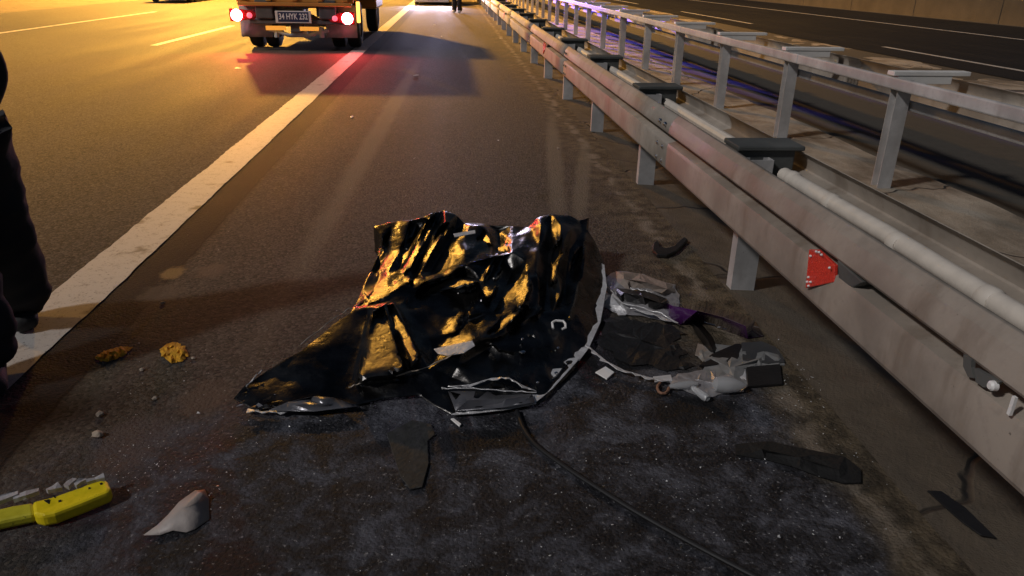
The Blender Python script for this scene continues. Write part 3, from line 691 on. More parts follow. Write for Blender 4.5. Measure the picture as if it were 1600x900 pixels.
# flat facets in the sheet, most turned to mirror the street light (x, y outline, lean east, lean north)
FACET = [
 ([(586,489),(599,480),(634,580),(600,590),(557,597)], .14, .24), ([(604,478),(614,475),(657,556),(644,574)], .20, .14),
 ([(668,345),(684,338),(642,420),(628,428)], .30, -.02), ([(690,352),(701,350),(664,418),(653,415)], .34, 0), ([(640,350),(655,346),(645,372),(632,378)], .28, 0), ([(628,384),(641,381),(640,404),(625,412)], .33, .02),
 ([(602,450),(640,430),(645,438),(612,462),(572,477),(556,480)], .22, .06), ([(660,445),(700,432),(748,440),(735,448),(690,455),(665,470),(650,462)], .16, .03),
 ([(747,373),(761,356),(769,383)], .31, 0), ([(775,388),(792,380),(797,395),(780,398)], .30, .02), ([(765,404),(775,402),(757,440),(746,440)], .24, .0), ([(780,402),(789,400),(777,436),(765,438)], .24, .02),
 ([(742,452),(775,448),(772,462),(737,476),(732,500),(727,470)], .30, 0), ([(812,440),(825,425),(830,450),(820,478),(806,484)], .28, .03), ([(806,486),(818,482),(802,502),(780,515),(762,521),(788,492)], .26, .04),
 ([(822,478),(851,482),(816,508),(804,500)], .14, .06), ([(867,385),(878,374),(877,400),(868,412),(861,410)], .31, 0), ([(862,414),(874,408),(868,440),(858,445)], .27, .02),
 ([(895,405),(909,385),(910,420),(904,440),(890,436)], .30, 0), ([(888,440),(903,443),(897,475),(889,500),(880,466)], .27, .03), ([(692,500),(725,488),(715,518),(690,526)], .20, .04), ([(684,540),(738,520),(750,526),(722,544),(690,550)], .24, .03),
 ([(760,535),(800,520),(848,528),(838,548),(790,552)], -.10, .10), ([(765,592),(800,593),(824,606),(770,604)], -.2, .2), ([(600,372),(608,360),(604,400),(588,425),(582,424)], .10, .15),
]
def proj(v):
    q = ROT.transposed() @ (v-Vector((0, 0, H))); return (CX+F*q.x/-q.z, CY-F*q.y/-q.z)
def inside(p, poly):
    c = False; n = len(poly)
    for i in range(n):
        a = poly[i]; d = poly[i-1]
        if (a[1] > p[1]) != (d[1] > p[1]) and p[0] < (d[0]-a[0])*(p[1]-a[1])/(d[1]-a[1])+a[0]: c = not c
    return c
def build_sheet():
    co = []; ed = []
    FL = .82                                   # how flat the heap lies
    def addp(q): co.append((q[0], q[1], q[2]*FL)); return len(co)-1
    ids = [addp(q) for q in OUT]; ed += [(ids[i], ids[(i+1) % len(ids)]) for i in range(len(ids))]
    for line in CREASE:
        prev = None
        for q in line:
            hit = next((i for i, c in enumerate(co) if abs(c[0]-q[0])+abs(c[1]-q[1]) < 4), None)
            if hit is None:
                if not inside(q, OUT): prev = None; continue
                hit = addp(q)
            if prev is not None and prev != hit: ed.append((prev, hit))
            prev = hit
    r = delaunay_2d_cdt([Vector((c[0], c[1])) for c in co], ed, [ids], 1, 1e-4)
    v2, _, f2, ov = r[0], r[1], r[2], r[3]
    zz = []
    for i, o in enumerate(ov):
        if o: zz.append(co[o[0]][2])
        else:   # crossing of two creases: nearest heights
            d = sorted(((c[0]-v2[i].x)**2+(c[1]-v2[i].y)**2, c[2]) for c in co)[:2]; zz.append((d[0][1]+d[1][1])/2)
    bm = bmesh.new(); bv = [bm.verts.new(P(v2[i].x, v2[i].y, zz[i])) for i in range(len(v2))]
    for f in f2:
        try: bm.faces.new([bv[i] for i in f])
        except ValueError: pass
    # skirt: where the rim stands clear of the road it folds down and back
    bm.edges.ensure_lookup_table()
    be = [e for e in bm.edges if e.is_boundary]
    low = {}
    cen = P(700, 480)
    for e in be:
        if max(v.co.z for v in e.verts) < .05: continue
        q = []
        for v in e.verts:
            if v not in low:
                d = (v.co-cen); d.z = 0; d.normalize()
                w2 = bm.verts.new((v.co.x+d.x*.03*v.co.z, v.co.y+abs(d.y)*.10*v.co.z+.012, .004)); low[v] = w2
            q.append(low[v])
        try: bm.faces.new((e.verts[0], e.verts[1], q[1], q[0]))
        except ValueError: pass
    bmesh.ops.recalc_face_normals(bm, faces=bm.faces)
    if sum(f.normal.z for f in bm.faces) < 0: bmesh.ops.reverse_faces(bm, faces=bm.faces)
    for _ in range(2):
        bmesh.ops.triangulate(bm, faces=[f for f in bm.faces if len(f.verts) > 3])
        bmesh.ops.subdivide_edges(bm, edges=[e for e in bm.edges if e.calc_length() > .018], cuts=1, use_grid_fill=True)
    bmesh.ops.triangulate(bm, faces=[f for f in bm.faces if len(f.verts) > 3])
    bmesh.ops.subdivide_edges(bm, edges=[e for e in bm.edges if e.calc_length() > .009], cuts=1, use_grid_fill=True)
    bmesh.ops.triangulate(bm, faces=[f for f in bm.faces if len(f.verts) > 3])
    bmesh.ops.smooth_vert(bm, verts=[v for v in bm.verts if not v.is_boundary], factor=.25, use_axis_x=True, use_axis_y=True, use_axis_z=True)
    for v in bm.verts:
        p = v.co; amp = min(1, max(.0, (p.z-.004)/.05))
        a = abs(noise.noise((p.x*6+3, p.y*5, p.z*4)))
        c = noise.noise((p.x*16, p.y*13+7, p.z*9))
        v.co.z += amp*((.10-a)*.022+c*.0022)
        d1 = noise.voronoi((p.x*9, p.y*7, p.z*6))[0]; v.co.z += amp*(d1[1]-d1[0])*.010
        v.co.z = max(v.co.z, .003)
    PX = {v: proj(v.co) for v in bm.verts}
    for poly, lx, ly in FACET:
        bb = (min(p[0] for p in poly), max(p[0] for p in poly), min(p[1] for p in poly), max(p[1] for p in poly))
        vs = [v for v in bm.verts if bb[0] < PX[v][0] < bb[1] and bb[2] < PX[v][1] < bb[3] and inside(PX[v], poly)]
        if not vs: continue
        m = sum((v.co for v in vs), Vector())/len(vs)
        # split long facets into two or three steps
        n = max(1, round((max(v.co.y for v in vs)-min(v.co.y for v in vs))/.45))
        y0 = min(v.co.y for v in vs); dy = (max(v.co.y for v in vs)-y0+1e-6)/n
        for k in range(n):
            part = [v for v in vs if y0+k*dy <= v.co.y < y0+(k+1)*dy+1e-5*(k == n-1)]
            if not part: continue
            m = sum((v.co for v in part), Vector())/len(part); tgt = {}
            if lx >= .13:            # tilted so the street light ahead mirrors into the camera
                h = ((Vector((-12.45, 44, 11.8))-m).normalized()+(Vector((0, 0, H))-m).normalized()).normalized()
                m = m+Vector((0, 0, .012))
                lx_, ly_ = -h.x/h.z+(lx-.28)*.45, -h.y/h.z+ly*.4
            else: lx_, ly_ = lx, ly
            for v in part:
                x, y = PX[v]; z = v.co.z
                for _ in range(4):
                    w_ = P(x, y, z); z = max(.006, m.z+lx_*(w_.x-m.x)+ly_*(w_.y-m.y))
                tgt[v] = P(x, y, z)
            for v, t_ in tgt.items(): v.co = t_
    for _ in range(1):
        bmesh.ops.smooth_vert(bm, verts=[v for v in bm.verts if not v.is_boundary], factor=.45, use_axis_x=True, use_axis_y=True, use_axis_z=True)
    me = bpy.data.meshes.new('crumpled_sheet'); bm.to_mesh(me); bm.free()
    me.polygons.foreach_set('use_smooth', [True]*len(me.polygons)); me.set_sharp_from_angle(angle=math.radians(22)); me.materials.append(M_FILM)
    return me
sh = empty('crumpled_panel', P(700, 560), 'crumpled glossy black sheet with torn pale rim lying on the hard shoulder', 'wreckage')
me = build_sheet(); so_ = bpy.data.objects.new('sheet', me); COL.objects.link(so_); so_.parent = sh; so_.location = -sh.location
md = so_.modifiers.new('thick', 'SOLIDIFY'); md.thickness = .003; md.offset = -1

def ribbon(name, pts, w0, m, parent, jag=.4, seed=1, th=.003, lift=0.0, flat=.82):   # torn strip along a line of (px,py,z); widths in metres
    r = random.Random(seed); Q = []
    for i in range(len(pts)-1):
        n = 5
        for k in range(n): Q.append([pts[i][j]+(pts[i+1][j]-pts[i][j])*k/n for j in range(3)])
    Q.append(list(pts[-1])); W = [P(q[0], q[1], q[2]*flat) for q in Q]; A = []; B = []
    for i, p in enumerate(W):
        t = (W[min(i+1, len(W)-1)]-W[max(0, i-1)]).normalized(); s_ = t.cross(Vector((0, 0, 1))).normalized()
        wd = w0*(1+r.uniform(-jag, jag))*(.35 if i in (0, len(W)-1) else 1)
        A.append(p+Vector((0, 0, .004+lift))); B.append(p+s_*wd+Vector((0, 0, .004+lift+r.uniform(0, .008))))
    n = len(W)
    return MB().add(A+B, [(i, i+1, n+i+1, n+i) for i in range(n-1)]).build(name, m, parent, solid=th)
ribbon('torn_rim', [(944,415,.11),(948,450,.06),(938,505,.03),(920,545,.02),(905,565,.015)], .026, M_TORN, sh, .6, 2)
ribbon('torn_rim', [(905,562,.02),(885,585,.018),(862,610,.014),(835,632,.01)], .042, M_TORN, sh, .5, 3)
ribbon('torn_rim', [(838,632,.010),(790,642,.010),(740,648,.009),(705,650,.008)], .012, M_TORN, sh, .4, 4)
ribbon('torn_rim', [(700,606,.04),(735,603,.045),(768,593,.068),(795,592,.08),(818,605,.055),(838,613,.03)], .014, M_TORN, sh, .4, 5, lift=.002)
ribbon('torn_rim', [(690,612,.03),(740,612,.03),(800,616,.022),(838,618,.02)], .006, M_TORN, sh, .4, 6, lift=.01)
ribbon('torn_rim', [(388,640,.008),(410,645,.01),(440,641,.012),(470,640,.008)], .022, M_TORN, sh, .7, 7)
ribbon('torn_rim', [(385,606,.03),(398,590,.05),(410,580,.06)], .005, M_TORN, sh, .5, 8)
ribbon('torn_rim', [(470,540,.118),(520,500,.158),(546,484,.178)], .003, mat('scuffed_edge', (.35, .30, .26), .5), sh, .3, 9)
ribbon('front_lip', [(545,608,.04),(565,600,.05),(620,590,.08),(670,575,.106),(715,553,.131)], .003, mat('lip_edge', (.50, .42, .33), .4), sh, .2, 10, lift=.002)
MB().prism([P(678,546,.105), P(700,541,.11), P(738,533,.125), P(742,541,.12), P(725,552,.115), P(700,556,.11), P(684,553,.105)], .003).build('pale_patch', M_TORN, sh)
MB().prism([P(708,366,.23), P(742,360,.235), P(743,365,.232), P(711,371,.225)], .003).build('pale_patch', M_TORN, sh)
# white square clip
ck = MB(); c0 = P(873, 510, .09); c1 = .028
ck.tube([c0+Vector((-c1, -c1*.7, 0)), c0+Vector((-c1, c1*.6, .012)), c0+Vector((-c1*.4, c1, .016)), c0+Vector((c1*.8, c1*.9, .014)), c0+Vector((c1*1.1, c1*.2, .01)), c0+Vector((c1, -c1*.8, .004)), c0+Vector((c1*.4, -c1, 0))], .0055, 8)
ck.build('square_clip', M_WHITE, sh, smooth=True)
for (px, py, z, r) in ((817,551,.075,.011), (816,531,.10,.006), (869,584,.03,.008), (840,599,.04,.006), (872,545,.05,.007)):
    p = P(px, py, z*.9)
    MB().tube([p, p+Vector((0, 0, .006)), p+Vector((0, 0, .009))], [r, r, r*.5], 12).build('rivet', M_CHROME, sh, smooth=True)
for i in range(26):
    lt = MB()
    a = P(365+random.uniform(0, 60), 622+random.uniform(-12, 18), random.uniform(.004, .03)); 
    lt.prism([a, a+Vector((random.uniform(.015, .05), random.uniform(-.012, .012), random.uniform(-.004, .008))), a+Vector((random.uniform(.01, .03), random.uniform(.006, .02), random.uniform(0, .012)))], .002)
    lt.build('torn_shred', (M_FILM, mat('torn_grey', (.22, .22, .24), .4, var=.5, scale=60), M_FILM, M_BLACK)[i % 4], sh)

# ------------------------------------------------------------------ debris
def slab(name, pts, th, m, label, cat, lift=0.0, bevel=.003, ridge=None, smooth=False, zs=None, crumple=0):
    """a loose flat piece: outline of picture points on the road, optional domed ridge"""
    W = [P(x, y, lift) for x, y in pts]
    if zs: W = [P(p[0], p[1], z) for p, z in zip(pts, zs)]
    b = MB()
    if ridge:
        c = sum(W, Vector())/len(W); rc = random.Random(int(pts[0][0])); ridge = list(ridge); nr = len(ridge); base = list(ridge)
        x0, x1, y0, y1 = min(p[0] for p in pts), max(p[0] for p in pts), min(p[1] for p in pts), max(p[1] for p in pts); tries = 0
        while crumple and len(ridge) < nr+crumple and tries < 600:
            tries += 1; q = (rc.uniform(x0, x1), rc.uniform(y0, y1))
            if not inside(q, pts) or any(abs(q[0]-r_[0])+abs(q[1]-r_[1]) < 4 for r_ in ridge) or any(abs(q[0]-r_[0])+abs(q[1]-r_[1]) < 4 for r_ in pts): continue
            d = min((abs(q[0]-r_[0])+2*abs(q[1]-r_[1]), r_[2]) for r_ in base)
            ridge.append((q[0], q[1], max(.004, d[1]*max(0, 1-d[0]/45)+rc.uniform(-.008, .012))))
        R2 = [P(x, y, z) for x, y, z in ridge]
        n = len(W); vs = [w-Vector((0, 0, 0)) for w in W]+R2; fs = []
        r = delaunay_2d_cdt([Vector((p[0], p[1])) for p in pts]+[Vector((q[0], q[1])) for q in ridge], [(i, (i+1) % n) for i in range(n)]+[(n+i, n+i+1) for i in range(nr-1)], [list(range(n))], 1, 1e-4)
        if len(r[0]) == len(vs): b.add(vs, [tuple(f) for f in r[2]])
        else: b.add(W, [tuple(range(n))])
        o = b.build(name, m, None, solid=th, smooth=smooth, origin=c, angle=60)
    else:
        b.prism(W, th); o = b.build(name, m, None, bevel=bevel, origin=sum(W, Vector())/len(W))
    if label: tag(o, label, cat)
    return o
def ragged(pts, amp, k=4, seed=1):          # broken, uneven outline
    r = random.Random(seed); out = []
    for i, p in enumerate(pts):
        q = pts[(i+1) % len(pts)]
        for j in range(k):
            f = j/k; out.append((p[0]+(q[0]-p[0])*f+r.uniform(-amp, amp), p[1]+(q[1]-p[1])*f+r.uniform(-amp, amp)*.6))
    return out
def child(o, parent): 
    o.parent = parent; o.location = o.location-parent.location; return o

# black hook-shaped piece
hk = [(1026,379),(1020,386),(1019,396),(1026,403),(1042,404),(1056,398),(1066,388),(1074,379),(1068,375),(1060,382),(1052,390),(1040,393),(1030,391),(1029,384)]
slab('plastic_bracket', hk, .025, M_BLACK, 'black hook-shaped plastic piece lying between the panel and the barrier', 'debris', bevel=.006)
# broken mirror / lamp unit to the right of the panel
M_PUR_SHEEN = mat('purple_sheen_shell', (.06, .012, .09), .14, var=.3, scale=6, coat=1.0)  # purple reflection on the black shell put into its base colour
M_DUST = mat('dusty_grey_shell', (.24, .20, .17), .7, var=.4, scale=25, bump=.5, bscale=60)
un = empty('broken_lamp_unit', P(1090, 530), 'broken lamp unit with glossy black shell with painted-in purple sheen and torn white edges beside the barrier', 'wreckage')
child(slab('shell', [(1035,470),(1060,476),(1100,479),(1150,488),(1180,503),(1193,526),(1168,529),(1135,517),(1110,507),(1085,503),(1062,507),(1045,495)], .006, M_PUR_SHEEN, None, None, ridge=[(1050,478,.06),(1090,486,.09),(1130,496,.09),(1165,510,.07)], smooth=True), un)
child(slab('shell_arm', [(1078,502),(1096,508),(1110,524),(1120,545),(1118,555),(1110,554),(1098,536),(1086,518)], .006, M_BLACK, None, None, ridge=[(1092,514,.04),(1106,532,.04),(1113,546,.02)], smooth=True), un)
child(slab('dusty_cover', [(962,424),(1000,428),(1052,446),(1056,458),(1040,462),(1015,452),(985,456),(962,446)], .005, M_DUST, None, None, ridge=[(975,436,.04),(1010,441,.05),(1042,452,.035)], crumple=14), un)
child(slab('inner_frame', [(958,448),(985,452),(1012,456),(1040,466),(1045,486),(1010,480),(975,474),(960,466)], .006, M_BLACK, None, None, ridge=[(975,458,.05),(1005,464,.055),(1032,474,.05)], crumple=10), un)
child(slab('torn_flap', [(947,455),(960,452),(972,472),(988,482),(980,488),(965,484),(945,478)], .004, M_TORN, None, None, ridge=[(956,464,.02),(968,478,.02)], crumple=8), un)
child(slab('torn_flap', [(960,484),(975,480),(984,486),(978,493),(966,493)], .004, M_TORN, None, None), un)
def rib(pts, w0, m, seed, nm='torn_edge', jag=.5): child_ = ribbon(nm, pts, w0, m, None, jag, seed); child_.parent = un; child_.location = -un.location; return child_
rib([(952,450,.03),(972,474,.03),(1000,480,.045),(1035,492,.05),(1060,506,.03)], .010, M_TORN, 21)
rib([(985,482,.03),(1020,490,.03),(1050,503,.02)], .022, M_TORN, 22)
rib([(1062,474,.055),(1072,484,.05),(1078,496,.04),(1068,506,.025)], .006, M_CHROME, 23, jag=.2)
rib([(1100,506,.06),(1112,509,.055),(1135,517,.04)], .004, M_CHROME, 24, jag=.2)
rib([(985,452,.055),(1005,455,.06),(1022,458,.055)], .010, M_TORN, 25)
rim2 = ribbon('torn_trim_strip', [(916,539,.035),(930,551,.03),(948,566,.022),(975,580,.015),(1010,590,.012),(1042,597,.01)], .018, M_TORN, None, .55, 31)
tag(rim2, 'long torn white strip curving away from the crumpled panel towards the clear lamp', 'debris')
for (pts, m, lab, th, nm) in (
  ([(1092,574),(1112,556),(1150,540),(1158,541),(1152,566),(1120,574)], M_BLACK, 'black triangular plate under the glossy shell arm', .012, 'plastic_plate'),
  ([(1158,538),(1190,536),(1212,545),(1226,568),(1200,570),(1160,566)], M_DGREY, 'dark grey plate at the right end of the lamp wreckage', .010, 'plastic_plate'),
  ([(1166,577),(1218,572),(1222,603),(1168,607)], M_BLACK, 'square black box lid right of the clear lamp bowl', .012, 'plastic_box'),
  ([(1086,556),(1090,538),(1098,540),(1110,556),(1104,562)], M_DUST, 'pale dusty triangle beside the tip of the glossy shell arm', .006, 'plastic_plate'),
  ([(1136,575),(1164,574),(1166,596),(1150,590)], M_TORN, 'small pale square flap between black plate and box lid', .008, 'plastic_flap'),
  ([(1020,590),(1048,587),(1051,596),(1023,598)], M_TORN, 'short pale rectangular strip at the end of the torn trim', .006, 'plastic_strip'),
  ([(1028,537),(1048,535),(1046,547),(1030,545)], M_BLACK, 'small black square patch of plastic in the middle of the wreckage', .006, 'plastic_patch'),
  ([(930,583),(946,574),(960,583),(948,594)], M_WHITE, 'white square tag lying right of the crumpled panel', .006, 'square_tag'),
  ([(704,656),(709,655),(721,664),(718,668)], M_WHITE, 'tiny white stick in front of the crumpled panel', .006, 'plastic_stick'),
  ([(1448,768),(1470,769),(1508,795),(1556,842),(1532,838),(1500,815)], M_BLACK, 'black pointed flat scrap near the lower right under the barrier', .006, 'rubber_scrap'),
  ([(604,678),(618,671),(645,657),(674,664),(680,680),(668,690),(670,725),(660,762),(641,766),(626,746),(614,710)], mat('dull_tape', (.03, .03, .028), .7, var=.9, scale=34, bump=.4), 'dull grey torn flat strip on the asphalt in front of the panel', .004, 'torn_strip')):
    slab(nm, pts, th, m, lab, 'debris', bevel=.002)
M_TREAD = mat('tyre_rubber_scrap', (.006, .006, .006), .85, var=.4, bump=.8, bscale=60)
slab('rubber_strip', [(1150,695),(1200,691),(1260,703),(1320,715),(1345,735),(1345,755),(1320,756),(1280,745),(1240,730),(1195,718),(1150,712)], .008, M_TREAD, 'long black rubber strip lying flat between wreckage and barrier', 'debris', ridge=[(1190,703,.016),(1250,716,.022),(1310,735,.018)], crumple=24)
# clear lamp glass pieces
def blob_piece(name, rings, m, label, n=16):
    b = MB(); b.tube([r[0] for r in rings], [r[1] for r in rings], n); o = b.build(name, m, None, smooth=True, origin=rings[0][0])
    return tag(o, label, 'debris') if label else o
a, c = P(1118, 600, .035), P(1166, 603, .03); d = c-a
blob_piece('lamp_bowl', [(a-d*.12, .006), (a, .030), (a+d*.2, .036), (a+d*.5, .033), (a+d*.8, .022), (c, .006)], M_CLEAR, 'clear bowl-shaped lamp lens lying on its side by the box lid')
a, c = P(1082, 606, .018), P(1106, 623, .018); d = c-a
blob_piece('lamp_tube', [(a, .010), (a+d*.2, .014), (a+d*.85, .018), (c, .012)], M_CLEAR, 'clear tube-shaped lamp piece pointing at the camera')
a, c = P(1046, 604, .015), P(1090, 600, .02); d = c-a
blob_piece('lamp_fragment', [(a, .008), (a+d*.3, .016), (a+d*.7, .020), (c, .010)], M_CLEAR, 'cloudy lamp fragment left of the clear tube')
ring = [P(1036+9*math.cos(t*.6), 606+9*math.sin(t*.6), .01) for t in range(8)]
tag(MB().tube(ring, .006, 8).build('rubber_ring', mat('terracotta_rubber', (.25, .13, .08), .7), None, smooth=True, origin=ring[0]), 'small reddish curved ring left of the cloudy lamp fragment', 'debris')
# cable
pth = [(808,642),(812,655),(820,673),(838,696),(880,727),(930,760),(1000,803),(1080,848),(1180,901),(1260,945)]
W = [P(x, y, .008) for x, y in pth]; Q = []
for i in range(len(W)-1):
    p0, p1, p2, p3 = W[max(0, i-1)], W[i], W[i+1], W[min(len(W)-1, i+2)]
    for k in range(6):
        t = k/6; Q.append(.5*((2*p1)+(p2-p0)*t+(2*p0-5*p1+4*p2-p3)*t*t+(3*p1-p0-3*p2+p3)*t**3))
tag(MB().tube(Q+[W[-1]], .0085, 10).build('cable', mat('cable_sheath', (.007, .007, .008), .55, var=.3), None, smooth=True, origin=W[0]), 'black cable running from under the panel to the lower right', 'cable')
# grey folded shard
slab('plastic_shard', [(225,836),(245,822),(262,806),(280,785),(305,767),(320,766),(326,780),(327,811),(304,827),(291,832),(270,829),(250,836)], .004, mat('grey_shard', (.42, .37, .34), .5, var=.15, scale=14, bump=.2), 'grey angular plastic shard lying near the lower left', 'debris', ridge=[(250,828,.008),(285,796,.022),(312,772,.03)], smooth=True)
# yellow bar
yb = empty('yellow_bar', P(60, 800), 'yellow plastic bar with torn grey edge lying at the lower left corner', 'debris')
def grimy(name, col, rough):
    g = G(name); n = g.noise(26, 6, .65); f = g.noise(140, 4, .7)
    c = g.mix(g.mapr(n, .3, .7), tuple(x*.82 for x in col), col)
    c = g.mix(g.mapr(g.math('ADD', g.math('MULTIPLY', n, .6), g.math('MULTIPLY', f, .5)), .66, .73, 0, .8), c, (.03, .025, .015))
    g.val(g.b.inputs['Base Color'], c); g.link(g.mapr(n, .3, .7, rough-.08, rough+.12), g.b.inputs['Roughness']); g.bump(n, .15, .01); return g.m
M_YEL = grimy('yellow_plastic', (.95, .74, .012), .36)
def topslab(name, pts, z, th, m, parent, bevel):
    o = MB().prism([P(x, y, z)-Vector((0, 0, th)) for x, y in pts], th).build(name, m, parent, bevel=bevel); return o
topslab('bar', [(50,783),(80,776),(118,763),(158,747),(168,751),(173,762),(171,768),(130,785),(85,802),(66,806),(52,803)], .045, .043, M_YEL, yb, .010)
topslab('bar_inner', [(-170,836),(-60,808),(20,789),(52,784),(54,803),(20,810),(-60,828),(-165,858)], .036, .034, grimy('dull_yellow_plastic', (.62, .56, .03), .45), yb, .010)
rr = random.Random(5)
M_FOAM = mat('torn_grey_foam', (.36, .35, .36), .8, var=.4, scale=40, bump=.5)
for (x0, y0, x1, y1, wd) in ((-20, 792, 30, 778, .018), (22, 782, 62, 771, .020), (75, 772, 95, 763, .016), (104, 764, 120, 752, .014), (118, 761, 136, 753, .012), (136, 757, 164, 748, .010)):
    A = P(x0, y0, .045); B = P(x1, y1, .045); t = (B-A).normalized(); s_ = Vector((-t.y, t.x, 0))
    pts = [A+s_*rr.uniform(-wd, 0), (A+B)/2+s_*rr.uniform(-wd, -.2*wd), B+s_*rr.uniform(-wd, 0), B+s_*rr.uniform(.3*wd, wd), (A+B)/2+s_*rr.uniform(.5*wd, 1.2*wd), A+s_*rr.uniform(.4*wd, wd)]
    MB().prism([p+Vector((0, 0, rr.uniform(-.004, .004))) for p in pts], .014).build('torn_edge_piece', M_FOAM, yb)
for (x, y, r) in ((73, 785, .010), (84, 777, .006), (94, 784, .005), (140, 764, .004), (158, 757, .005)):
    c0 = P(x, y, .044); 
    MB().prism([c0+Vector((rr.uniform(-1, 1)*r*1.4, -r, 0)), c0+Vector((r, -r*.3, 0)), c0+Vector((r*.4, r, .002)), c0+Vector((-r, r*.5, .002))], .0025).build('soot_fleck', M_BLACK, yb)
# yellow powder heaps
M_POW = mat('yellow_powder', (.78, .36, .02), .9, var=.45, scale=45, bump=1.0, bscale=160)
for pts, lab in (([(146,559),(160,549),(175,545),(190,541),(207,543),(198,552),(180,562),(160,565)], 'long yellow powder patch nearer the painted line'), ([(249,546),(262,536),(276,535),(288,541),(293,556),(284,565),(268,567),(252,557)], 'round yellow powder patch left of the panel tip')):
    cxy = (sum(p[0] for p in pts)/len(pts), sum(p[1] for p in pts)/len(pts))
    slab('powder_patch', ragged(pts, 2.2, 5, int(cxy[0])), .001, M_POW, lab, 'powder', lift=.002, ridge=[(cxy[0]-6, cxy[1]+1, .012), (cxy[0]+6, cxy[1]-1, .012)], crumple=70)
# loose stones
M_STONE = mat('pale_stone', (.38, .31, .24), .85, var=.3, scale=40, bump=.5)
def lump(name, p, r, m, seed):
    bm = bmesh.new(); bmesh.ops.create_icosphere(bm, subdivisions=2, radius=1)
    for v in bm.verts:
        k = 1+.35*noise.noise(v.co*1.4+Vector((seed*3.1, seed, 0))); v.co = Vector((v.co.x*r*k*1.2, v.co.y*r*k, max(-.3, v.co.z)*r*k*.75))
    me = bpy.data.meshes.new(name); bm.to_mesh(me); bm.free(); me.materials.append(m)
    o = bpy.data.objects.new(name, me); COL.objects.link(o); o.location = p+Vector((0, 0, r*.2)); o.rotation_euler.z = seed; return o
for i, (x, y, r, lab) in enumerate(((242,623,.010,'small pale chip with a dark shadow left of the panel tip'), (156,648,.014,'rounded tan stone at the edge of the dark shadow, upper of two'), (153,680,.018,'rounded tan stone at the edge of the dark shadow, lower of two'), (254,474,.012,'small pale stone between edge line and panel'), (222,578,.010,'flat pale chip between the two yellow patches and the panel'), (302,560,.008,'tiny tan crumb just right of the round yellow patch'), (872,232,.012,'dark crumb on the shoulder beyond the panel'))):
    tag(lump('stone', P(x, y), r, M_STONE, i+1), lab, 'stone')
# crumbs of broken glass scattered over the shoulder, too many to count
rg = random.Random(11); b = MB()
def crumb(p, r):
    q = [Vector((rg.uniform(-1, 1), rg.uniform(-1, 1), rg.uniform(.1, 1)))*r for _ in range(4)]
    b.add([p+v+Vector((0, 0, .002)) for v in q], [(0, 1, 2), (0, 2, 3), (0, 3, 1), (1, 3, 2)])
def scatter(n, cx, cy, sx, sy, r0, r1):
    for _ in range(n):
        x, y = rg.gauss(cx, sx), rg.gauss(cy, sy)
        if y < 20 or y > 930 or inside((x, y), OUT): continue
        p = P(x, y)
        if -1.75 < p.x < 1.5: crumb(p, rg.uniform(r0, r1)*(2.2 if rg.random() < .06 else 1))
scatter(260, 1150, 700, 160, 90, .0012, .004); scatter(260, 850, 780, 230, 90, .001, .0035); scatter(220, 330, 640, 110, 110, .0012, .004)
scatter(120, 230, 730, 50, 25, .0012, .004); scatter(140, 1250, 590, 60, 40, .0012, .005); scatter(120, 500, 450, 200, 120, .001, .003); scatter(40, 700, 220, 160, 90, .003, .007)
go = b.build('glass_crumbs', mat('broken_glass', (.75, .76, .76), .25, var=.3, scale=80, coat=.5), None); go['kind'] = 'stuff'; go['label'] = 'scattered tiny pale crumbs of broken glass on the asphalt'; go['category'] = 'broken glass'
# few larger bright chips farther up the road
for i, (x, y) in enumerate(((690,57), (679,39), (650,118), (550,183), (783,60), (372,107))):
    o = lump('glass_chip', P(x, y), .022, M_WHITE, i+30); o.scale = (2.0, .8, .4)
    tag(o, ('bright chip on the shoulder beside the truck shadow', 'farthest bright chip on the shoulder', 'bright chip inside the truck shadow on the shoulder', 'reddish glinting chip right of the edge line below the truck', 'bright chip at the foot of the far barrier', 'glinting chip on the carriageway behind the left tail light')[i], 'chip')

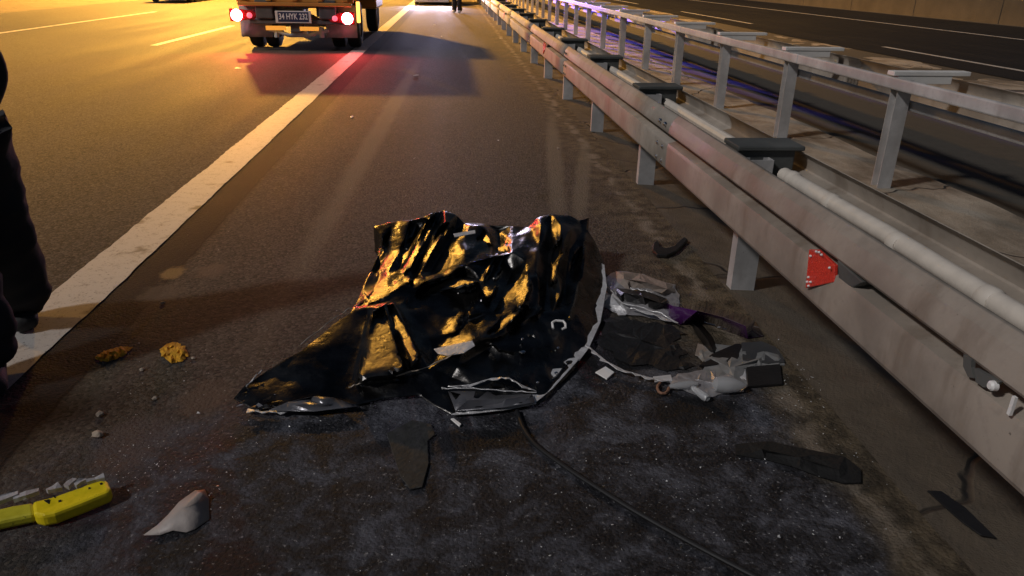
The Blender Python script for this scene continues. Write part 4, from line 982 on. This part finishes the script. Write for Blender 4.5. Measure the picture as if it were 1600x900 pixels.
slab('torn_film', ragged([(1088,548),(1110,536),(1155,541),(1214,546),(1228,570),(1190,572),(1166,577),(1171,600),(1140,612),(1100,603),(1094,585),(1102,572)], 2.5, 3, 6), .003, mat('grey_film', (.21, .21, .205), .45, var=.5, scale=22, bump=.4, bscale=30), 'wrinkled grey film under the box lid and clear lamp bowl', 'debris', lift=.001, ridge=[(1112,560,.012),(1140,575,.018),(1190,558,.014)], crumple=40)

# larger torn sheets between the panel and the lamp unit
M_SILV = mat('torn_silver_sheet', (.42, .41, .42), .38, metal=.5, var=.5, scale=26, bump=.5, bscale=50)
slab('torn_sheet', ragged([(946,436),(962,423),(1008,430),(1054,446),(1060,462),(1062,478),(1050,503),(1030,500),(990,492),(960,490),(942,478)], 2.5, 3, 4), .002, M_SILV, 'crumpled silver-grey torn sheet between the black panel and the glossy shell', 'debris', ridge=[(955,455,.02),(985,462,.022),(1020,474,.02),(1050,490,.01)], crumple=34)
slab('torn_sheet', ragged([(1040,592),(1062,584),(1098,579),(1130,576),(1166,588),(1160,611),(1124,615),(1102,624),(1078,612),(1050,606)], 2.5, 3, 5), .002, M_SILV, 'crumpled pale torn sheet under the clear lamp pieces', 'debris', lift=.001, ridge=[(1060,596,.012),(1100,596,.016),(1140,598,.014)], crumple=30)

slab('charred_sheet', ragged([(942,500),(975,494),(1000,503),(1050,506),(1070,522),(1050,534),(1076,548),(1060,560),(1090,572),(1050,580),(1010,570),(985,572),(962,556),(930,536)], 4, 4, 8), .002, mat('charred_plastic', (.009, .009, .0095), .6, var=.8, scale=14, bump=.7, bscale=45), 'charred black crumpled sheet joining the panel to the lamp pieces', 'debris', lift=.001, ridge=[(960,520,.008),(1000,530,.012),(1040,545,.009)], crumple=60)
for pts, rg_ in (([(700,611),(760,610),(832,617),(836,629),(785,637),(712,642)], [(730,626,.034),(790,624,.032)]), ([(420,641),(450,628),(490,619),(520,621),(562,635),(490,643)], [(460,633,.03),(510,630,.03)])):
    fp = slab('grey_face', pts, .002, mat('grey_gloss_face', (.20, .20, .215), .3, metal=.6, var=.5, scale=12, bump=.3, bscale=30), None, None, ridge=rg_, crumple=8, zs=[.026]*6, smooth=True)
    child(fp, sh)
